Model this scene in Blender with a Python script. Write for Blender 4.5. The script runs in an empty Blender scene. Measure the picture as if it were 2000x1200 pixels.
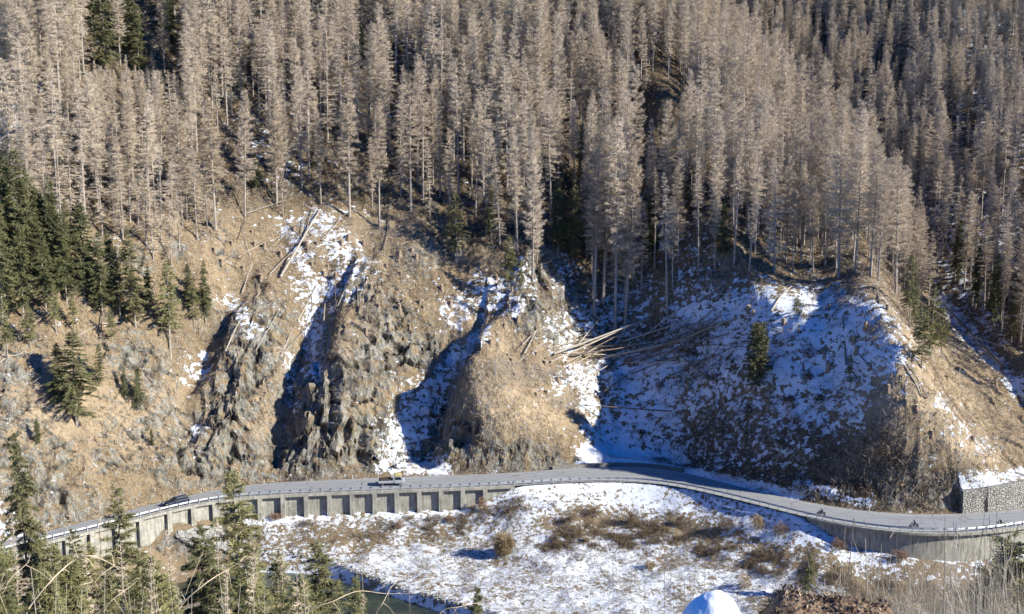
import bpy, math, random
import numpy as np
from mathutils import Vector, Matrix
from mathutils.bvhtree import BVHTree
R = math.radians
random.seed(7); rng = np.random.default_rng(7)
sc = bpy.context.scene
col = sc.collection
# ---------------------------------------------------------------- camera, sky, sun, exposure
F = 2050.0; PITCH = R(8.0); CAMZ = 63.0
cd = bpy.data.cameras.new('camera'); cam = bpy.data.objects.new('camera', cd); col.objects.link(cam)
cd.sensor_width = 36; cd.lens = 36*F/2000; cd.clip_start = 0.2; cd.clip_end = 3000
cam.location = (0, 0, CAMZ); cam.rotation_euler = (R(90)-PITCH, 0, 0); sc.camera = cam
SUN_EL = R(28); SUN_AZ = R(17)                     # azimuth turned from +x towards the camera
SD = Vector((math.cos(SUN_EL)*math.cos(SUN_AZ), -math.cos(SUN_EL)*math.sin(SUN_AZ), math.sin(SUN_EL)))
w = bpy.data.worlds.new('World'); sc.world = w; w.use_nodes = True
nt = w.node_tree; sky = nt.nodes.new('ShaderNodeTexSky'); sky.sky_type = 'NISHITA'; sky.sun_disc = False
sky.sun_elevation = SUN_EL; sky.sun_rotation = math.atan2(SD.x, SD.y); sky.altitude = 1400; sky.air_density = 1.0; sky.dust_density = 0.2; sky.ozone_density = 4.0
hs_ = nt.nodes.new('ShaderNodeHueSaturation'); hs_.inputs['Saturation'].default_value = 1.6; nt.links.new(sky.outputs[0], hs_.inputs['Color']); tn_ = nt.nodes.new('ShaderNodeMix'); tn_.data_type = 'RGBA'; tn_.blend_type = 'MULTIPLY'; tn_.inputs[0].default_value = 1; tn_.inputs[7].default_value = (.40, .90, 1.28, 1); nt.links.new(hs_.outputs[0], tn_.inputs[6]); nt.links.new(tn_.outputs[2], nt.nodes['Background'].inputs[0]); nt.nodes['Background'].inputs[1].default_value = 0.085
sl = bpy.data.lights.new('sun', 'SUN'); sl.energy = 5.0; sl.angle = R(0.5); sl.color = (1, 0.965, 0.86)
so = bpy.data.objects.new('sun', sl); col.objects.link(so); so.rotation_euler = SD.to_track_quat('Z', 'Y').to_euler()
sc.view_settings.view_transform = 'Standard'; sc.view_settings.look = 'None'; sc.view_settings.gamma = 1
sc.view_settings.exposure = 1.05
sc.cycles.max_bounces = 4; sc.cycles.diffuse_bounces = 1; sc.cycles.glossy_bounces = 2

# ---------------------------------------------------------------- photo pixel <-> world
CP, SP = math.cos(PITCH), math.sin(PITCH)
def ray(px, py):
    X = (px-1000)/F; Y = (600-py)/F
    return X, CP+Y*SP, -SP+Y*CP
def flat(px, py, z=0.0):
    dx, dy, dz = ray(px, py); t = (z-CAMZ)/dz
    return dx*t, dy*t
def proj(x, y, z):
    zz = z-CAMZ; d = np.maximum(y*CP-zz*SP, 0.5); u = y*SP+zz*CP
    return 1000+F*x/d, 600-F*u/d

# ---------------------------------------------------------------- noise
def _h(ix, iy, iz, s):
    n = (ix.astype(np.int64)*374761393 + iy.astype(np.int64)*668265263 + iz.astype(np.int64)*2147483647 + s*974634777) & 0xffffffff
    n = ((n ^ (n >> 13))*1274126177) & 0xffffffff
    return ((n ^ (n >> 16)) & 0xffff)/65535.0
def vn(x, y, z=0.0, s=0):
    x = np.asarray(x, float); y = np.asarray(y, float); z = np.zeros_like(x)+z
    ix, iy, iz = np.floor(x), np.floor(y), np.floor(z); fx, fy, fz = x-ix, y-iy, z-iz
    fx, fy, fz = (f*f*(3-2*f) for f in (fx, fy, fz)); r = 0
    for a in (0, 1):
        for b in (0, 1):
            for c in (0, 1):
                r = r + _h(ix+a, iy+b, iz+c, s)*(fx if a else 1-fx)*(fy if b else 1-fy)*(fz if c else 1-fz)
    return r
def fbm(x, y, z=0.0, o=4, s=0):
    r, a, t = 0, 1, 0
    for k in range(o):
        r = r + a*vn(x*2**k, y*2**k, np.asarray(z)*2**k, s+k); t += a; a *= .5
    return r/t
def ridged(x, y, z=0.0, o=4, s=0):
    r, a, t = 0, 1, 0
    for k in range(o):
        r = r + a*(1-np.abs(2*vn(x*2.1**k, y*2.1**k, np.asarray(z)*2.1**k, s+k)-1)); t += a; a *= .55
    return r/t
def blocks(x, y, z, s=0):
    """fractured rock: every cell of a jittered lattice is one tilted block; returns offset and distance to the joint"""
    x = np.asarray(x, float); ix, iy, iz = np.floor(x), np.floor(y), np.floor(z); b1 = np.full(x.shape, 9.); b2 = np.full(x.shape, 9.); val = np.zeros(x.shape)
    for a in (-1, 0, 1):
        for b in (-1, 0, 1):
            for c in (-1, 0, 1):
                jx, jy, jz = ix+a, iy+b, iz+c; px_, py_, pz_ = jx+_h(jx, jy, jz, s), jy+_h(jx, jy, jz, s+1), jz+_h(jx, jy, jz, s+2)
                dx, dy, dz = x-px_, y-py_, z-pz_; d = dx*dx+dy*dy+dz*dz; v = _h(jx, jy, jz, s+3)-.5+(_h(jx, jy, jz, s+4)-.5)*1.5*dx+(_h(jx, jy, jz, s+5)-.5)*1.2*dz
                m = d < b1; b2 = np.where(m, b1, np.minimum(b2, d)); b1 = np.where(m, d, b1); val = np.where(m, v, val)
    return val, np.sqrt(b2)-np.sqrt(b1)
def sst(a, b, x):
    t = np.clip((x-a)/(b-a), 0, 1); return t*t*(3-2*t)

# ---------------------------------------------------------------- road lines
PO = [(-250, 1150), (-120, 1110), (0, 1080), (130, 1050), (255, 1018), (332, 996), (416, 978), (490, 970), (600, 965), (700, 961), (850, 956), (1000, 950), (1100, 943), (1210, 940), (1290, 945), (1350, 955), (1475, 985), (1601, 1018), (1700, 1034), (1790, 1043), (1880, 1043), (1940, 1038), (2000, 1029), (2120, 1008), (2300, 985)]
PU = [(-250, 1125), (-120, 1088), (0, 1060), (133, 1030), (255, 996), (301, 985), (420, 957), (490, 946), (600, 941), (702, 936), (800, 932), (900, 929), (1000, 925), (1080, 919), (1150, 913), (1210, 911), (1290, 914), (1350, 926), (1440, 952), (1545, 976), (1650, 996), (1780, 1007), (1900, 1005), (2000, 995), (2120, 978), (2300, 955)]
wo = np.array([flat(*p) for p in PO]); wu = np.array([flat(*p) for p in PU])
def smooth_interp(pts):
    xs = np.arange(-420, 421, 0.5)
    ys = np.interp(xs, pts[:, 0], pts[:, 1])
    k = np.exp(-0.5*(np.arange(-24, 25)/8.0)**2); k /= k.sum()
    ys = np.convolve(np.pad(ys, 24, mode='edge'), k, 'valid')
    return lambda x: np.interp(x, xs, ys)
yO = smooth_interp(wo); yU = smooth_interp(wu)
def wx(px, py, z=0.0): return flat(px, py, z)[0]
PF = [(-300, 1140), (0, 1112), (280, 1102), (400, 1097), (560, 1099), (640, 1108), (690, 1126), (800, 1160), (900, 1190), (1000, 1218), (1200, 1262), (1500, 1300), (2100, 1340), (2600, 1370)]
wf = np.array([flat(p[0], p[1], -9.5) for p in PF]); yF = smooth_interp(wf)
PN = [(-300, 1200), (0, 1185), (280, 1178), (400, 1172), (480, 1170), (560, 1195), (640, 1240), (760, 1275), (1000, 1320), (1300, 1370), (2100, 1440), (2600, 1480)]
wn_ = np.array([flat(p[0], p[1], -9.5) for p in PN]); yN = smooth_interp(wn_)
WATER = -11.0
# wall height below the outer edge of the road, by world x
WH = [(-400, 3.), (wx(200, 1030), 3.), (wx(410, 978), 3.6), (wx(470, 970), 4.4), (wx(900, 954), 4.4), (wx(960, 952), 2.6), (wx(1010, 950), 0.2), (wx(1575, 1010), 0.2), (wx(1600, 1018), 1.6), (wx(1660, 1028), 3.8), (wx(1760, 1040), 4.4), (wx(1880, 1043), 5.2), (400, 5.2)]
_xs = np.arange(-420, 421, .5); _k = np.exp(-.5*(np.arange(-8, 9)/3.0)**2); _k /= _k.sum()
_wh = np.convolve(np.pad(np.interp(_xs, [a for a, b in WH], [b for a, b in WH]), 8, mode='edge'), _k, 'valid')
wallh = lambda x: np.interp(x, _xs, _wh)

SX0 = flat(1884, 1006)[0]
stoneh = lambda x: np.where(np.asarray(x) > SX0, 4.0+np.clip((np.asarray(x)-SX0)/12, 0, 1)*.9, 0)
# ---------------------------------------------------------------- terrain
def seg_dist(x, y, P, vals=None):
    """distance to a polyline, side (+ = right of it going on), interpolated value"""
    best = np.full(np.shape(x), 1e9); side = np.zeros(np.shape(x)); val = np.zeros(np.shape(x)); n = len(P)-1
    for i in range(n):
        ax, ay = P[i][:2]; bx, by = P[i+1][:2]; dx, dy = bx-ax, by-ay
        t = np.clip(((x-ax)*dx+(y-ay)*dy)/(dx*dx+dy*dy), 0, 1)
        d = np.hypot(x-ax-t*dx, y-ay-t*dy); m = d < best
        best = np.where(m, d, best); side = np.where(m, np.sign((x-ax)*dy-(y-ay)*dx), side)
        if vals is not None: val = np.where(m, vals[i]*(1-t)+vals[i+1]*t, val)
    return best, side, val
AX = [(118, 120), (108, 186), (111, 228), (114, 285), (102, 360), (88, 430), (80, 560)]
AZ = [-3, -1, 13, 27, 58, 90, 150]
AK = [.4, .42, .50, .62, 1.0, 1.25, 1.3]
def g(d):
    d = np.maximum(d, 0); return 0.82*d + 11*(1-np.exp(-d/22))
FEATS = []          # ridge / gully polylines in world xy: (pts, amp, width left, width right)
def base(x, y):
    x = np.asarray(x, float); y = np.asarray(y, float)
    u = yU(x); o = yO(x); d = y-u-0.8
    M = g(d)
    dist, side, _ = seg_dist(x, y, AX); _, _, tz = seg_dist(x, y, AX, AZ); _, _, k = seg_dist(x, y, AX, AK)
    right = side > 0
    V = tz + np.where(right, 0.50, k)*dist
    Mx = np.where(right, M+400*np.minimum(dist/6, 1), M); kk = 5.0
    h = np.clip(.5+.5*(V-Mx)/kk, 0, 1); Z = V*(1-h)+Mx*h-kk*h*(1-h)
    Z = np.where(d > 0, np.maximum(Z*np.minimum(1, d/1.5), 0), 0)
    Z = np.maximum(Z, stoneh(x)*sst(-.2, .3, d))
    for P, amp, wl, wr, pw in FEATS:
        ds, sd, am = seg_dist(x, y, P, amp)
        wd = np.where(sd > 0, wr, wl); Z = Z + am*np.exp(-(ds/wd)**pw)*sst(0, 6, d)
    # valley side
    e = o-y; hw = wallh(x)
    emb = sst(wx(930, 950), wx(1120, 945), x)*sst(wx(1720, 1035), wx(1540, 1000), x)
    drop = -(hw + (9.3-hw)*(1-np.exp(-np.maximum(e, 0)/(7.0+4*emb))))
    Zv = drop*sst(-1.1, -0.5, e)
    f = yF(x); n = yN(x)
    Zv = Zv - 3.2*sst(f+1.5, f-1.5, y)
    yy = [-400, -30, 0, 3, 6, 20, 60, 100, 130, 150]; zz = [140, 66, 61.2, 59.6, 57.0, 45, 20, 3, -6, -9]
    near = np.interp(y + (150-n), yy, zz)
    near = np.where(y < 30, np.interp(y, yy, zz)*(1-sst(10, 30, y)) + near*sst(10, 30, y), near)
    Zn = near*sst(n+2, n-2, y) + (-12.6)*(1-sst(n+2, n-2, y))
    Zv = np.where(y < (f+n)/2, Zn, Zv)
    return np.where(y > u+.2, np.maximum(Z, 0), Zv)
def hit0(px, py, y0=150., y1=520.):
    dx, dy, dz = ray(px, py); t = np.arange(y0, y1, .25)/dy
    z = base(dx*t, dy*t); s = np.where(CAMZ+dz*t < z)[0]
    i = s[0] if len(s) else len(t)-1
    return dx*t[i], dy*t[i]
def feat(pxs, amp, wl, wr, pw=2.0):
    pts = [hit0(*p) for p in pxs]
    if not isinstance(amp, (list, tuple)): amp = [amp]*len(pts)
    NEW.append((pts, amp, wl, wr, pw))
NEW = []
# gullies and ribs, read off the photograph from bottom to top
feat([(375, 900), (362, 800), (352, 720), (395, 640), (470, 560)], [-2, -5, -5, -4, -1], 3.0, 3.0)
feat([(527, 930), (535, 860), (560, 760), (590, 650), (640, 520)], [-6, -7, -6, -4, -1], 2.6, 2.6)
feat([(455, 905), (460, 800), (490, 690), (530, 590)], [3, 6, 6, 3], 4.5, 5.0)
feat([(640, 920), (640, 830), (680, 720), (720, 600), (740, 500)], [4, 9, 7, 5, 1], 5.0, 6.5)
feat([(840, 915), (830, 850), (845, 770), (885, 700), (935, 640), (985, 560)], [-4, -11, -11, -8, -3, 0], 6.5, 3.6)
feat([(780, 915), (775, 850)], [-5, -5], 5, 6)
feat([(945, 918), (930, 840), (935, 765)], [11, 15, 8], 3.8, 13.0)
feat([(1020, 640), (1050, 560), (1070, 500)], [3, 6, 3], 5, 5)
feat([(1200, 890), (1220, 800), (1240, 700), (1190, 600), (1180, 450), (1210, 250), (1240, 80)], [-4, -9, -10, -9, -7, -5, -3], 12, 16)
feat([(1345, 900), (1350, 780), (1380, 690)], [-4, -5, -4], 8, 10)
feat([(1850, 985), (1760, 850), (1725, 740), (1700, 620), (1640, 480), (1560, 300)], [8, 14, 14, 11, 8, 4], 9.5, 10)
feat([(600, 380), (560, 200), (560, 20)], [2, 4, 4], 14, 14)
feat([(340, 380), (300, 150)], [-3, -5], 14, 14)
feat([(870, 330), (880, 60)], [-2, -5], 12, 12)
FEATS += NEW

LM = []
def cap(mask, x0, y0, x1, y1, wd, st=1.0):
    """soft capsule of a ground cover, (x0,y0)-(x1,y1) as seen in the photograph, laid on the ground it covers"""
    LM.append((mask, x0, y0, x1, y1, wd, st))
# snow
for a in [(760, 905, 860, 915, 26, 1.1), (780, 870, 830, 780, 46, .92), (830, 780, 900, 690, 26, .8), (900, 700, 950, 640, 18, .7), (890, 610, 1020, 545, 40, .62),
          (1000, 600, 940, 560, 30, .6), (1150, 890, 1320, 900, 26, 1.4), (1180, 850, 1300, 830, 50, 1.15), (1170, 800, 1140, 740, 36, .75), (1230, 740, 1310, 700, 66, 1.15), (1230, 850, 1290, 780, 70, 1.1), (1180, 880, 1330, 890, 30, 1.0),
          (1100, 740, 1180, 720, 30, .7), (1100, 650, 1200, 600, 50, .6), (1110, 545, 1110, 525, 30, .6), (1340, 620, 1480, 600, 56, .85), (1400, 700, 1430, 640, 60, 1.0),
          (1480, 610, 1620, 590, 40, 1.05), (1540, 660, 1680, 640, 64, .92), (1560, 740, 1700, 690, 76, 1.05), (1540, 800, 1660, 790, 56, .72), (1480, 850, 1560, 870, 60, .48), (1440, 690, 1540, 720, 60, .85),
          (1420, 760, 1440, 790, 64, .66), (1340, 850, 1400, 880, 56, .52), (1350, 790, 1380, 760, 50, .7), (1230, 640, 1260, 560, 40, .5), (1330, 640, 1350, 540, 50, .5), (1560, 940, 1700, 985, 12, .9),
          (1320, 915, 1560, 968, 10, 1.3), (560, 440, 600, 520, 26, .55), (620, 440, 690, 520, 44, .58), (600, 560, 640, 560, 36, .72), (610, 560, 610, 720, 24, .75), (700, 540, 640, 590, 30, .5),
          (560, 700, 575, 800, 18, .55), (440, 580, 500, 640, 22, .5), (380, 720, 400, 690, 14, .6), (380, 850, 400, 840, 16, .7), (365, 740, 370, 700, 16, .5),
          (1836, 580, 1990, 760, 17, 1.1), (1850, 520, 1950, 640, 40, .5), (1890, 945, 2000, 930, 22, .85), (1860, 830, 1940, 880, 24, .5), (1830, 780, 1850, 800, 20, .55), (0, 200, 20, 240, 40, .7),
          (490, 260, 560, 330, 50, .35), (1850, 400, 1990, 470, 80, .45), (1900, 60, 2000, 250, 100, .4), (1250, 420, 1350, 500, 60, .42), (1500, 380, 1600, 520, 60, .2), (0, 60, 60, 180, 40, .4)]:
    cap('snow', *a)
# bare rock
for a in [(360, 880, 470, 900, 60, .8), (440, 830, 500, 640, 50, .9), (590, 900, 720, 860, 60, 1.0), (620, 780, 720, 720, 60, .8), (800, 680, 860, 700, 36, .8), (800, 520, 880, 480, 40, .6),
          (900, 900, 1060, 900, 30, 1.0), (850, 800, 900, 860, 40, 1.0), (1040, 600, 1090, 640, 40, .8), (1070, 520, 1120, 600, 30, .8), (10, 900, 130, 990, 60, .55), (0, 740, 60, 720, 30, .7), (60, 850, 120, 880, 30, .5), (240, 680, 300, 740, 40, .6), (700, 540, 760, 640, 50, .5),
          (470, 640, 520, 600, 40, .6), (1760, 980, 1860, 960, 40, .5), (1180, 740, 1200, 730, 24, .7), (300, 780, 340, 900, 40, .4)]:
    cap('rock', *a)
# pale orange grass
for a in [(60, 800, 260, 800, 110, .8), (930, 790, 1060, 800, 60, 1.0), (900, 640, 1040, 700, 50, .6), (560, 440, 760, 470, 60, .5), (1740, 680, 1900, 900, 90, .9), (1680, 480, 1760, 620, 50, .8), (1700, 770, 1760, 800, 40, .7), (420, 860, 560, 760, 80, .6), (650, 660, 700, 760, 60, .5), (400, 440, 480, 600, 60, .4)]:
    cap('pale', *a)
# smooth turf without rock
for a in [(600, 430, 760, 470, 70, 1.), (520, 470, 560, 540, 60, .9), (80, 740, 290, 800, 70, .8), (160, 640, 260, 660, 50, .7), (940, 700, 1060, 830, 70, 1.), (1740, 560, 1860, 860, 110, .9), (1620, 480, 1720, 560, 60, .9), (1150, 700, 1650, 760, 200, .8), (960, 560, 1000, 620, 60, .6), (780, 840, 900, 700, 50, .9)]:
    cap('turf', *a)
for a in [(700, 440, 840, 560, 70, .9), (440, 440, 480, 620, 40, .5), (690, 600, 780, 620, 40, .4)]: cap('turf', *a)
# dark litter and twigs, plus shade of wood and bowl painted into the ground
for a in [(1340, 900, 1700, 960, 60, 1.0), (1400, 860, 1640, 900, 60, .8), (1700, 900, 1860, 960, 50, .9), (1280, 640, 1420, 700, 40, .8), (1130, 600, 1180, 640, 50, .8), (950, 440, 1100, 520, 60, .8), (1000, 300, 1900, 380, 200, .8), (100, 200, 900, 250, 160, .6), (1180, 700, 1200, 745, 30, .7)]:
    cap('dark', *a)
def masks(px, py):
    out = {}
    for m, x0, y0, x1, y1, wd, st in LM:
        dx, dy = x1-x0, y1-y0; t = np.clip(((px-x0)*dx+(py-y0)*dy)/max(dx*dx+dy*dy, 1e-6), 0, 1)
        d = np.hypot(px-x0-t*dx, py-y0-t*dy)
        v = (min(st, .86) if m == 'snow' and st < 1.3 else st)*np.exp(-(d/(wd*1.05))**2.4); out[m] = np.maximum(out.get(m, 0), v)
    return out

def spaced(segs):
    o = []
    for a, b, s in segs: o.append(np.arange(a, b, s))
    return np.concatenate(o)
gx = spaced([(-420, -130, 6), (-130, -112, 1.2), (-112, 118, .38), (118, 150, 1.0), (150, 421, 6)])
gy = spaced([(-300, -20, 8), (-20, 132, 1.4), (132, 275, .38), (275, 360, 1.0), (360, 640, 5)])
GX, GY = np.meshgrid(gx, gy)
Z = base(GX, GY)
d_up = GY-yU(GX); e_dn = yO(GX)-GY
ppx, ppy = proj(GX, GY, Z)
MK = masks(ppx, ppy)
inroad = (GY < yU(GX)+.5) & (GY > yO(GX)-.4)
up = sst(.8, 4, d_up)
# lumps of rock and turf: moved along the local normal so that faces stand steep
Zy, Zx = np.gradient(Z, gy, gx); nl = np.sqrt(1+Zx**2+Zy**2)
rk = np.clip(MK['rock'], 0, 1)
flank = (GY*.7+Z*.7)
warp = (fbm(GX/14, GY/14, Z/14, 3, 3)-.5)*10
big = (ridged((GX+warp)/8, flank/24, 0, 3, 11)-.62)*6.5*(.42+.9*rk)*up*sst(360, 235, GY)
big += (fbm(GX/11, GY/11, Z/11, 3, 61)-.5)*6*up
small = (ridged(GX/2.8, GY/2.6, Z/3.2, 3, 21)-.6)*2.2*(.30+rk)*up
crag = (np.floor(fbm(GX/3+Z/9, GY/4, Z/5, 3, 41)*9)/9-.5)*5.0*np.clip(rk+.5*sst(.5,.62,fbm(GX/10,GY/10,Z/10,3,71)),0,1)*up
rkw = np.clip(1.0*rk+.5*sst(.55, .66, fbm(GX/9, GY/9, Z/9, 3, 171))*sst(300, 250, GY), 0, 1.2)*up*(1-np.clip(MK['turf'], 0, 1))
GXr = GX*.94+Z*.34; GZr = Z*.94-GX*.34
v1, j1 = blocks(GXr/5.2, GY/5, GZr/5.0, 5); v2, j2 = blocks(GXr/1.9, GY/2, GZr/1.9, 15)
crag = crag*.4 + rkw*(v1*2.3 - .9*np.exp(-j1/.10) + v2*1.0 - .3*np.exp(-j2/.12))
rockw = rkw; cracks = np.exp(-j1/.10)*.8+np.exp(-j2/.14)*.6
bowlcalm = (1-.45*np.clip(MK['snow'], 0, 1))*(1-.55*np.clip(MK['turf'], 0, 1))
disp = (big+small)*bowlcalm+crag
snowfield = sst(.5, 2.5, e_dn)*sst(yF(GX)-4, yF(GX)+1, GY)
dispv = ((fbm(GX/3.2, GY/3.2, 0, 4, 55)-.5)*1.0+(fbm(GX/9, GY/9, 0, 3, 77)-.5)*1.4)*snowfield*sst(0, 5, e_dn)
dispn = (fbm(GX/6, GY/6, 0, 4, 91)-.5)*3*sst(yN(GX)-1, yN(GX)-8, GY)*sst(15, 40, GY)
lim = 1/np.maximum(nl, 1)
VX = GX + disp*(-Zx*lim)*.6; VY = GY + disp*(-Zy*lim)*.9; VZ = Z + disp*lim + dispv + dispn
VY = np.where(d_up > .8, np.maximum(VY, yU(GX)+.6), VY)
VZ = np.where(d_up > 1.0, np.maximum(VZ, 0.03), VZ)
VZ = np.where(inroad, np.minimum(VZ, -.06), VZ)
NYg, NXg = GX.shape
verts = np.stack([VX, VY, VZ], -1).reshape(-1, 3)
ii = np.arange(NXg-1)[None, :] + np.arange(NYg-1)[:, None]*NXg
faces = np.stack([ii, ii+1, ii+1+NXg, ii+NXg], -1).reshape(-1, 4)

def mesh_np(name, v, f):
    """v (n,3), f (m,3|4)"""
    me = bpy.data.meshes.new(name); v = np.asarray(v, np.float32); f = np.asarray(f, np.int32)
    me.vertices.add(len(v)); me.vertices.foreach_set('co', v.ravel())
    k = f.shape[1]; me.loops.add(f.size); me.loops.foreach_set('vertex_index', f.ravel())
    me.polygons.add(len(f)); me.polygons.foreach_set('loop_start', np.arange(0, f.size, k, dtype=np.int32))
    try: me.polygons.foreach_set('loop_total', np.full(len(f), k, dtype=np.int32))
    except Exception: pass
    me.update(calc_edges=True); return me
def link(name, me, mat=None, parent=None, loc=(0, 0, 0), rz=0.0, sc_=1.0):
    o = bpy.data.objects.new(name, me); col.objects.link(o); o.location = loc; o.rotation_euler = (0, 0, rz)
    if sc_ != 1.0: o.scale = (sc_,)*3
    if mat is not None and me is not None and not me.materials: me.materials.append(mat)
    if parent is not None: o.parent = parent
    return o
def tag(o, label=None, cat=None, group=None, kind=None):
    for k, v in (('label', label), ('category', cat), ('group', group), ('kind', kind)):
        if v: o[k] = v
    return o
def smooth(me): me.polygons.foreach_set('use_smooth', np.ones(len(me.polygons), bool))
def fattr(me, name, arr):
    a = me.attributes.new(name, 'FLOAT', 'POINT'); a.data.foreach_set('value', np.asarray(arr, np.float32).ravel())

# ---------------------------------------------------------------- materials
class NB:
    def __init__(s, name, rough=.9, spec=.2):
        s.m = bpy.data.materials.new(name); s.m.use_nodes = True; s.t = s.m.node_tree
        s.b = s.t.nodes['Principled BSDF']; s.b.inputs['Roughness'].default_value = rough; s.b.inputs['Specular IOR Level'].default_value = spec
        s.co = s.n('ShaderNodeTexCoord').outputs['Object']
    def n(s, k): return s.t.nodes.new(k)
    def l(s, a, b): s.t.links.new(a, b)
    def noise(s, scale, detail=4, rough=.6, co=None, dist=0):
        q = s.n('ShaderNodeTexNoise'); q.inputs['Scale'].default_value = scale; q.inputs['Detail'].default_value = detail
        q.inputs['Roughness'].default_value = rough; q.inputs['Distortion'].default_value = dist
        s.l(co or s.co, q.inputs['Vector']); return q.outputs['Fac']
    def mapped(s, scale, rot=(0, 0, 0)):
        q = s.n('ShaderNodeMapping'); q.inputs['Scale'].default_value = scale; q.inputs['Rotation'].default_value = rot; s.l(s.co, q.inputs['Vector']); return q.outputs[0]
    def mr(s, v, a, b, c=0., d=1.):
        q = s.n('ShaderNodeMapRange'); q.clamp = True; s.l(v, q.inputs[0])
        for i, x in enumerate((a, b, c, d)): q.inputs[i+1].default_value = x
        return q.outputs[0]
    def mix(s, f, a, b):
        q = s.n('ShaderNodeMix'); q.data_type = 'RGBA'
        for i, x in ((0, f), (6, a), (7, b)):
            if isinstance(x, tuple): q.inputs[i].default_value = (*x, 1)
            elif isinstance(x, (int, float)): q.inputs[i].default_value = x
            else: s.l(x, q.inputs[i])
        return q.outputs[2]
    def math(s, op, a, b=None):
        q = s.n('ShaderNodeMath'); q.operation = op
        for i, x in ((0, a), (1, b)):
            if x is None: continue
            if isinstance(x, (int, float)): q.inputs[i].default_value = x
            else: s.l(x, q.inputs[i])
        return q.outputs[0]
    def attr(s, name):
        q = s.n('ShaderNodeAttribute'); q.attribute_name = name; return q.outputs['Fac']
    def bump(s, h, st=.5, dist=.1):
        q = s.n('ShaderNodeBump'); q.inputs['Strength'].default_value = st; q.inputs['Distance'].default_value = dist
        s.l(h, q.inputs['Height']); s.l(q.outputs[0], s.b.inputs['Normal'])
    def out(s, c):
        if isinstance(c, tuple): s.b.inputs['Base Color'].default_value = (*c, 1)
        else: s.l(c, s.b.inputs['Base Color'])
        return s.m
def plain(name, c, c2=None, scale=3., rough=.8, spec=.3, metal=0., st=0.):
    k = NB(name, rough, spec); k.b.inputs['Metallic'].default_value = metal
    c2 = c2 or tuple(x*.7 for x in c); n = k.noise(scale, 5)
    if st: k.bump(n, st, .05)
    return k.out(k.mix(k.mr(n, .3, .7), c, c2))
def foliage(name, a, b, c3=None, scale=.6):
    k = NB(name, .85, .12); oi = k.n('ShaderNodeObjectInfo').outputs['Random']
    n = k.noise(scale, 3); x = k.mix(k.mr(n, .35, .65), a, b)
    if c3: x = k.mix(k.math('MULTIPLY', oi, .75), x, c3)
    return k.out(x)

# hillside ground
k = NB('hillside_ground', .95, .1)
sn, rkA, pl, dk, vf = (k.attr(a) for a in ('snow', 'rock', 'pale', 'dark', 'valley'))
n1 = k.noise(.22, 5, .65); n2 = k.noise(1.3, 5, .7); n3 = k.noise(5.5, 4, .7)
grass = k.mix(k.mr(n2, .35, .62), (.195, .14, .078), (.35, .27, .165))
grass = k.mix(k.mr(n3, .46, .62), grass, (.10, .065, .038))
pale = k.mix(k.mr(n2, .35, .65), (.53, .405, .265), (.38, .29, .185))
c = k.mix(k.math('MULTIPLY', pl, k.mr(n1, .30, .6)), grass, pale)
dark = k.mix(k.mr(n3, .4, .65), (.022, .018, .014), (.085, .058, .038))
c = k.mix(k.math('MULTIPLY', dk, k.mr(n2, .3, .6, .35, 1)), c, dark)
rv = k.mapped((.5, .5, .28), (0, R(20), 0)); rn = k.noise(2.2, 7, .75, rv, .6); rn2 = k.noise(9, 4, .7, rv)
rock = k.mix(k.mr(rn, .38, .62), (.06, .057, .045), (.30, .285, .235)); rock = k.mix(k.mr(rn2, .5, .68), rock, (.40, .385, .35))
rock = k.mix(k.mr(k.noise(.5, 5, .7), .50, .58), rock, grass); rock = k.mix(k.mr(k.attr('crack'), .35, 1.0, 0, .92), rock, (.035, .03, .025))
geo = k.n('ShaderNodeNewGeometry'); sx = k.n('ShaderNodeSeparateXYZ'); k.l(geo.outputs['Normal'], sx.inputs[0])
steep = k.mr(sx.outputs[2], .62, .38)
rfac = k.math('ADD', k.math('MULTIPLY', rkA, 1.0), k.math('MULTIPLY', steep, .45))
c = k.mix(k.mr(k.math('ADD', rfac, k.math('MULTIPLY', k.math('SUBTRACT', n2, .5), 1.6)), .42, .62), c, rock)
# snow sits on what is not steep, broken up by tussocks
n4 = k.noise(.55, 3, .6, k.mapped((1, 1, 1.6)))
br = k.math('ADD', k.math('MULTIPLY', k.math('SUBTRACT', n2, .5), 2.3), k.math('MULTIPLY', k.math('SUBTRACT', n3, .5), 1.0))
br = k.math('ADD', br, k.math('MULTIPLY', k.math('SUBTRACT', n4, .5), k.mr(vf, 0, 1, 2.6, 1.2)))
sf = k.math('ADD', k.math('SUBTRACT', sn, k.math('MULTIPLY', steep, .10)), br)
snf = k.mr(sf, .53, .58)
snowc = k.mix(k.mr(n3, .3, .7), (.66, .70, .76), (.78, .80, .83))
c = k.mix(snf, c, snowc)
hb = k.math('ADD', k.math('MULTIPLY', n3, .5), k.math('MULTIPLY', rn, .6)); k.bump(k.math('ADD', hb, k.math('MULTIPLY', snf, .35)), .9, .5)
M_ground = k.out(c)

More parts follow.
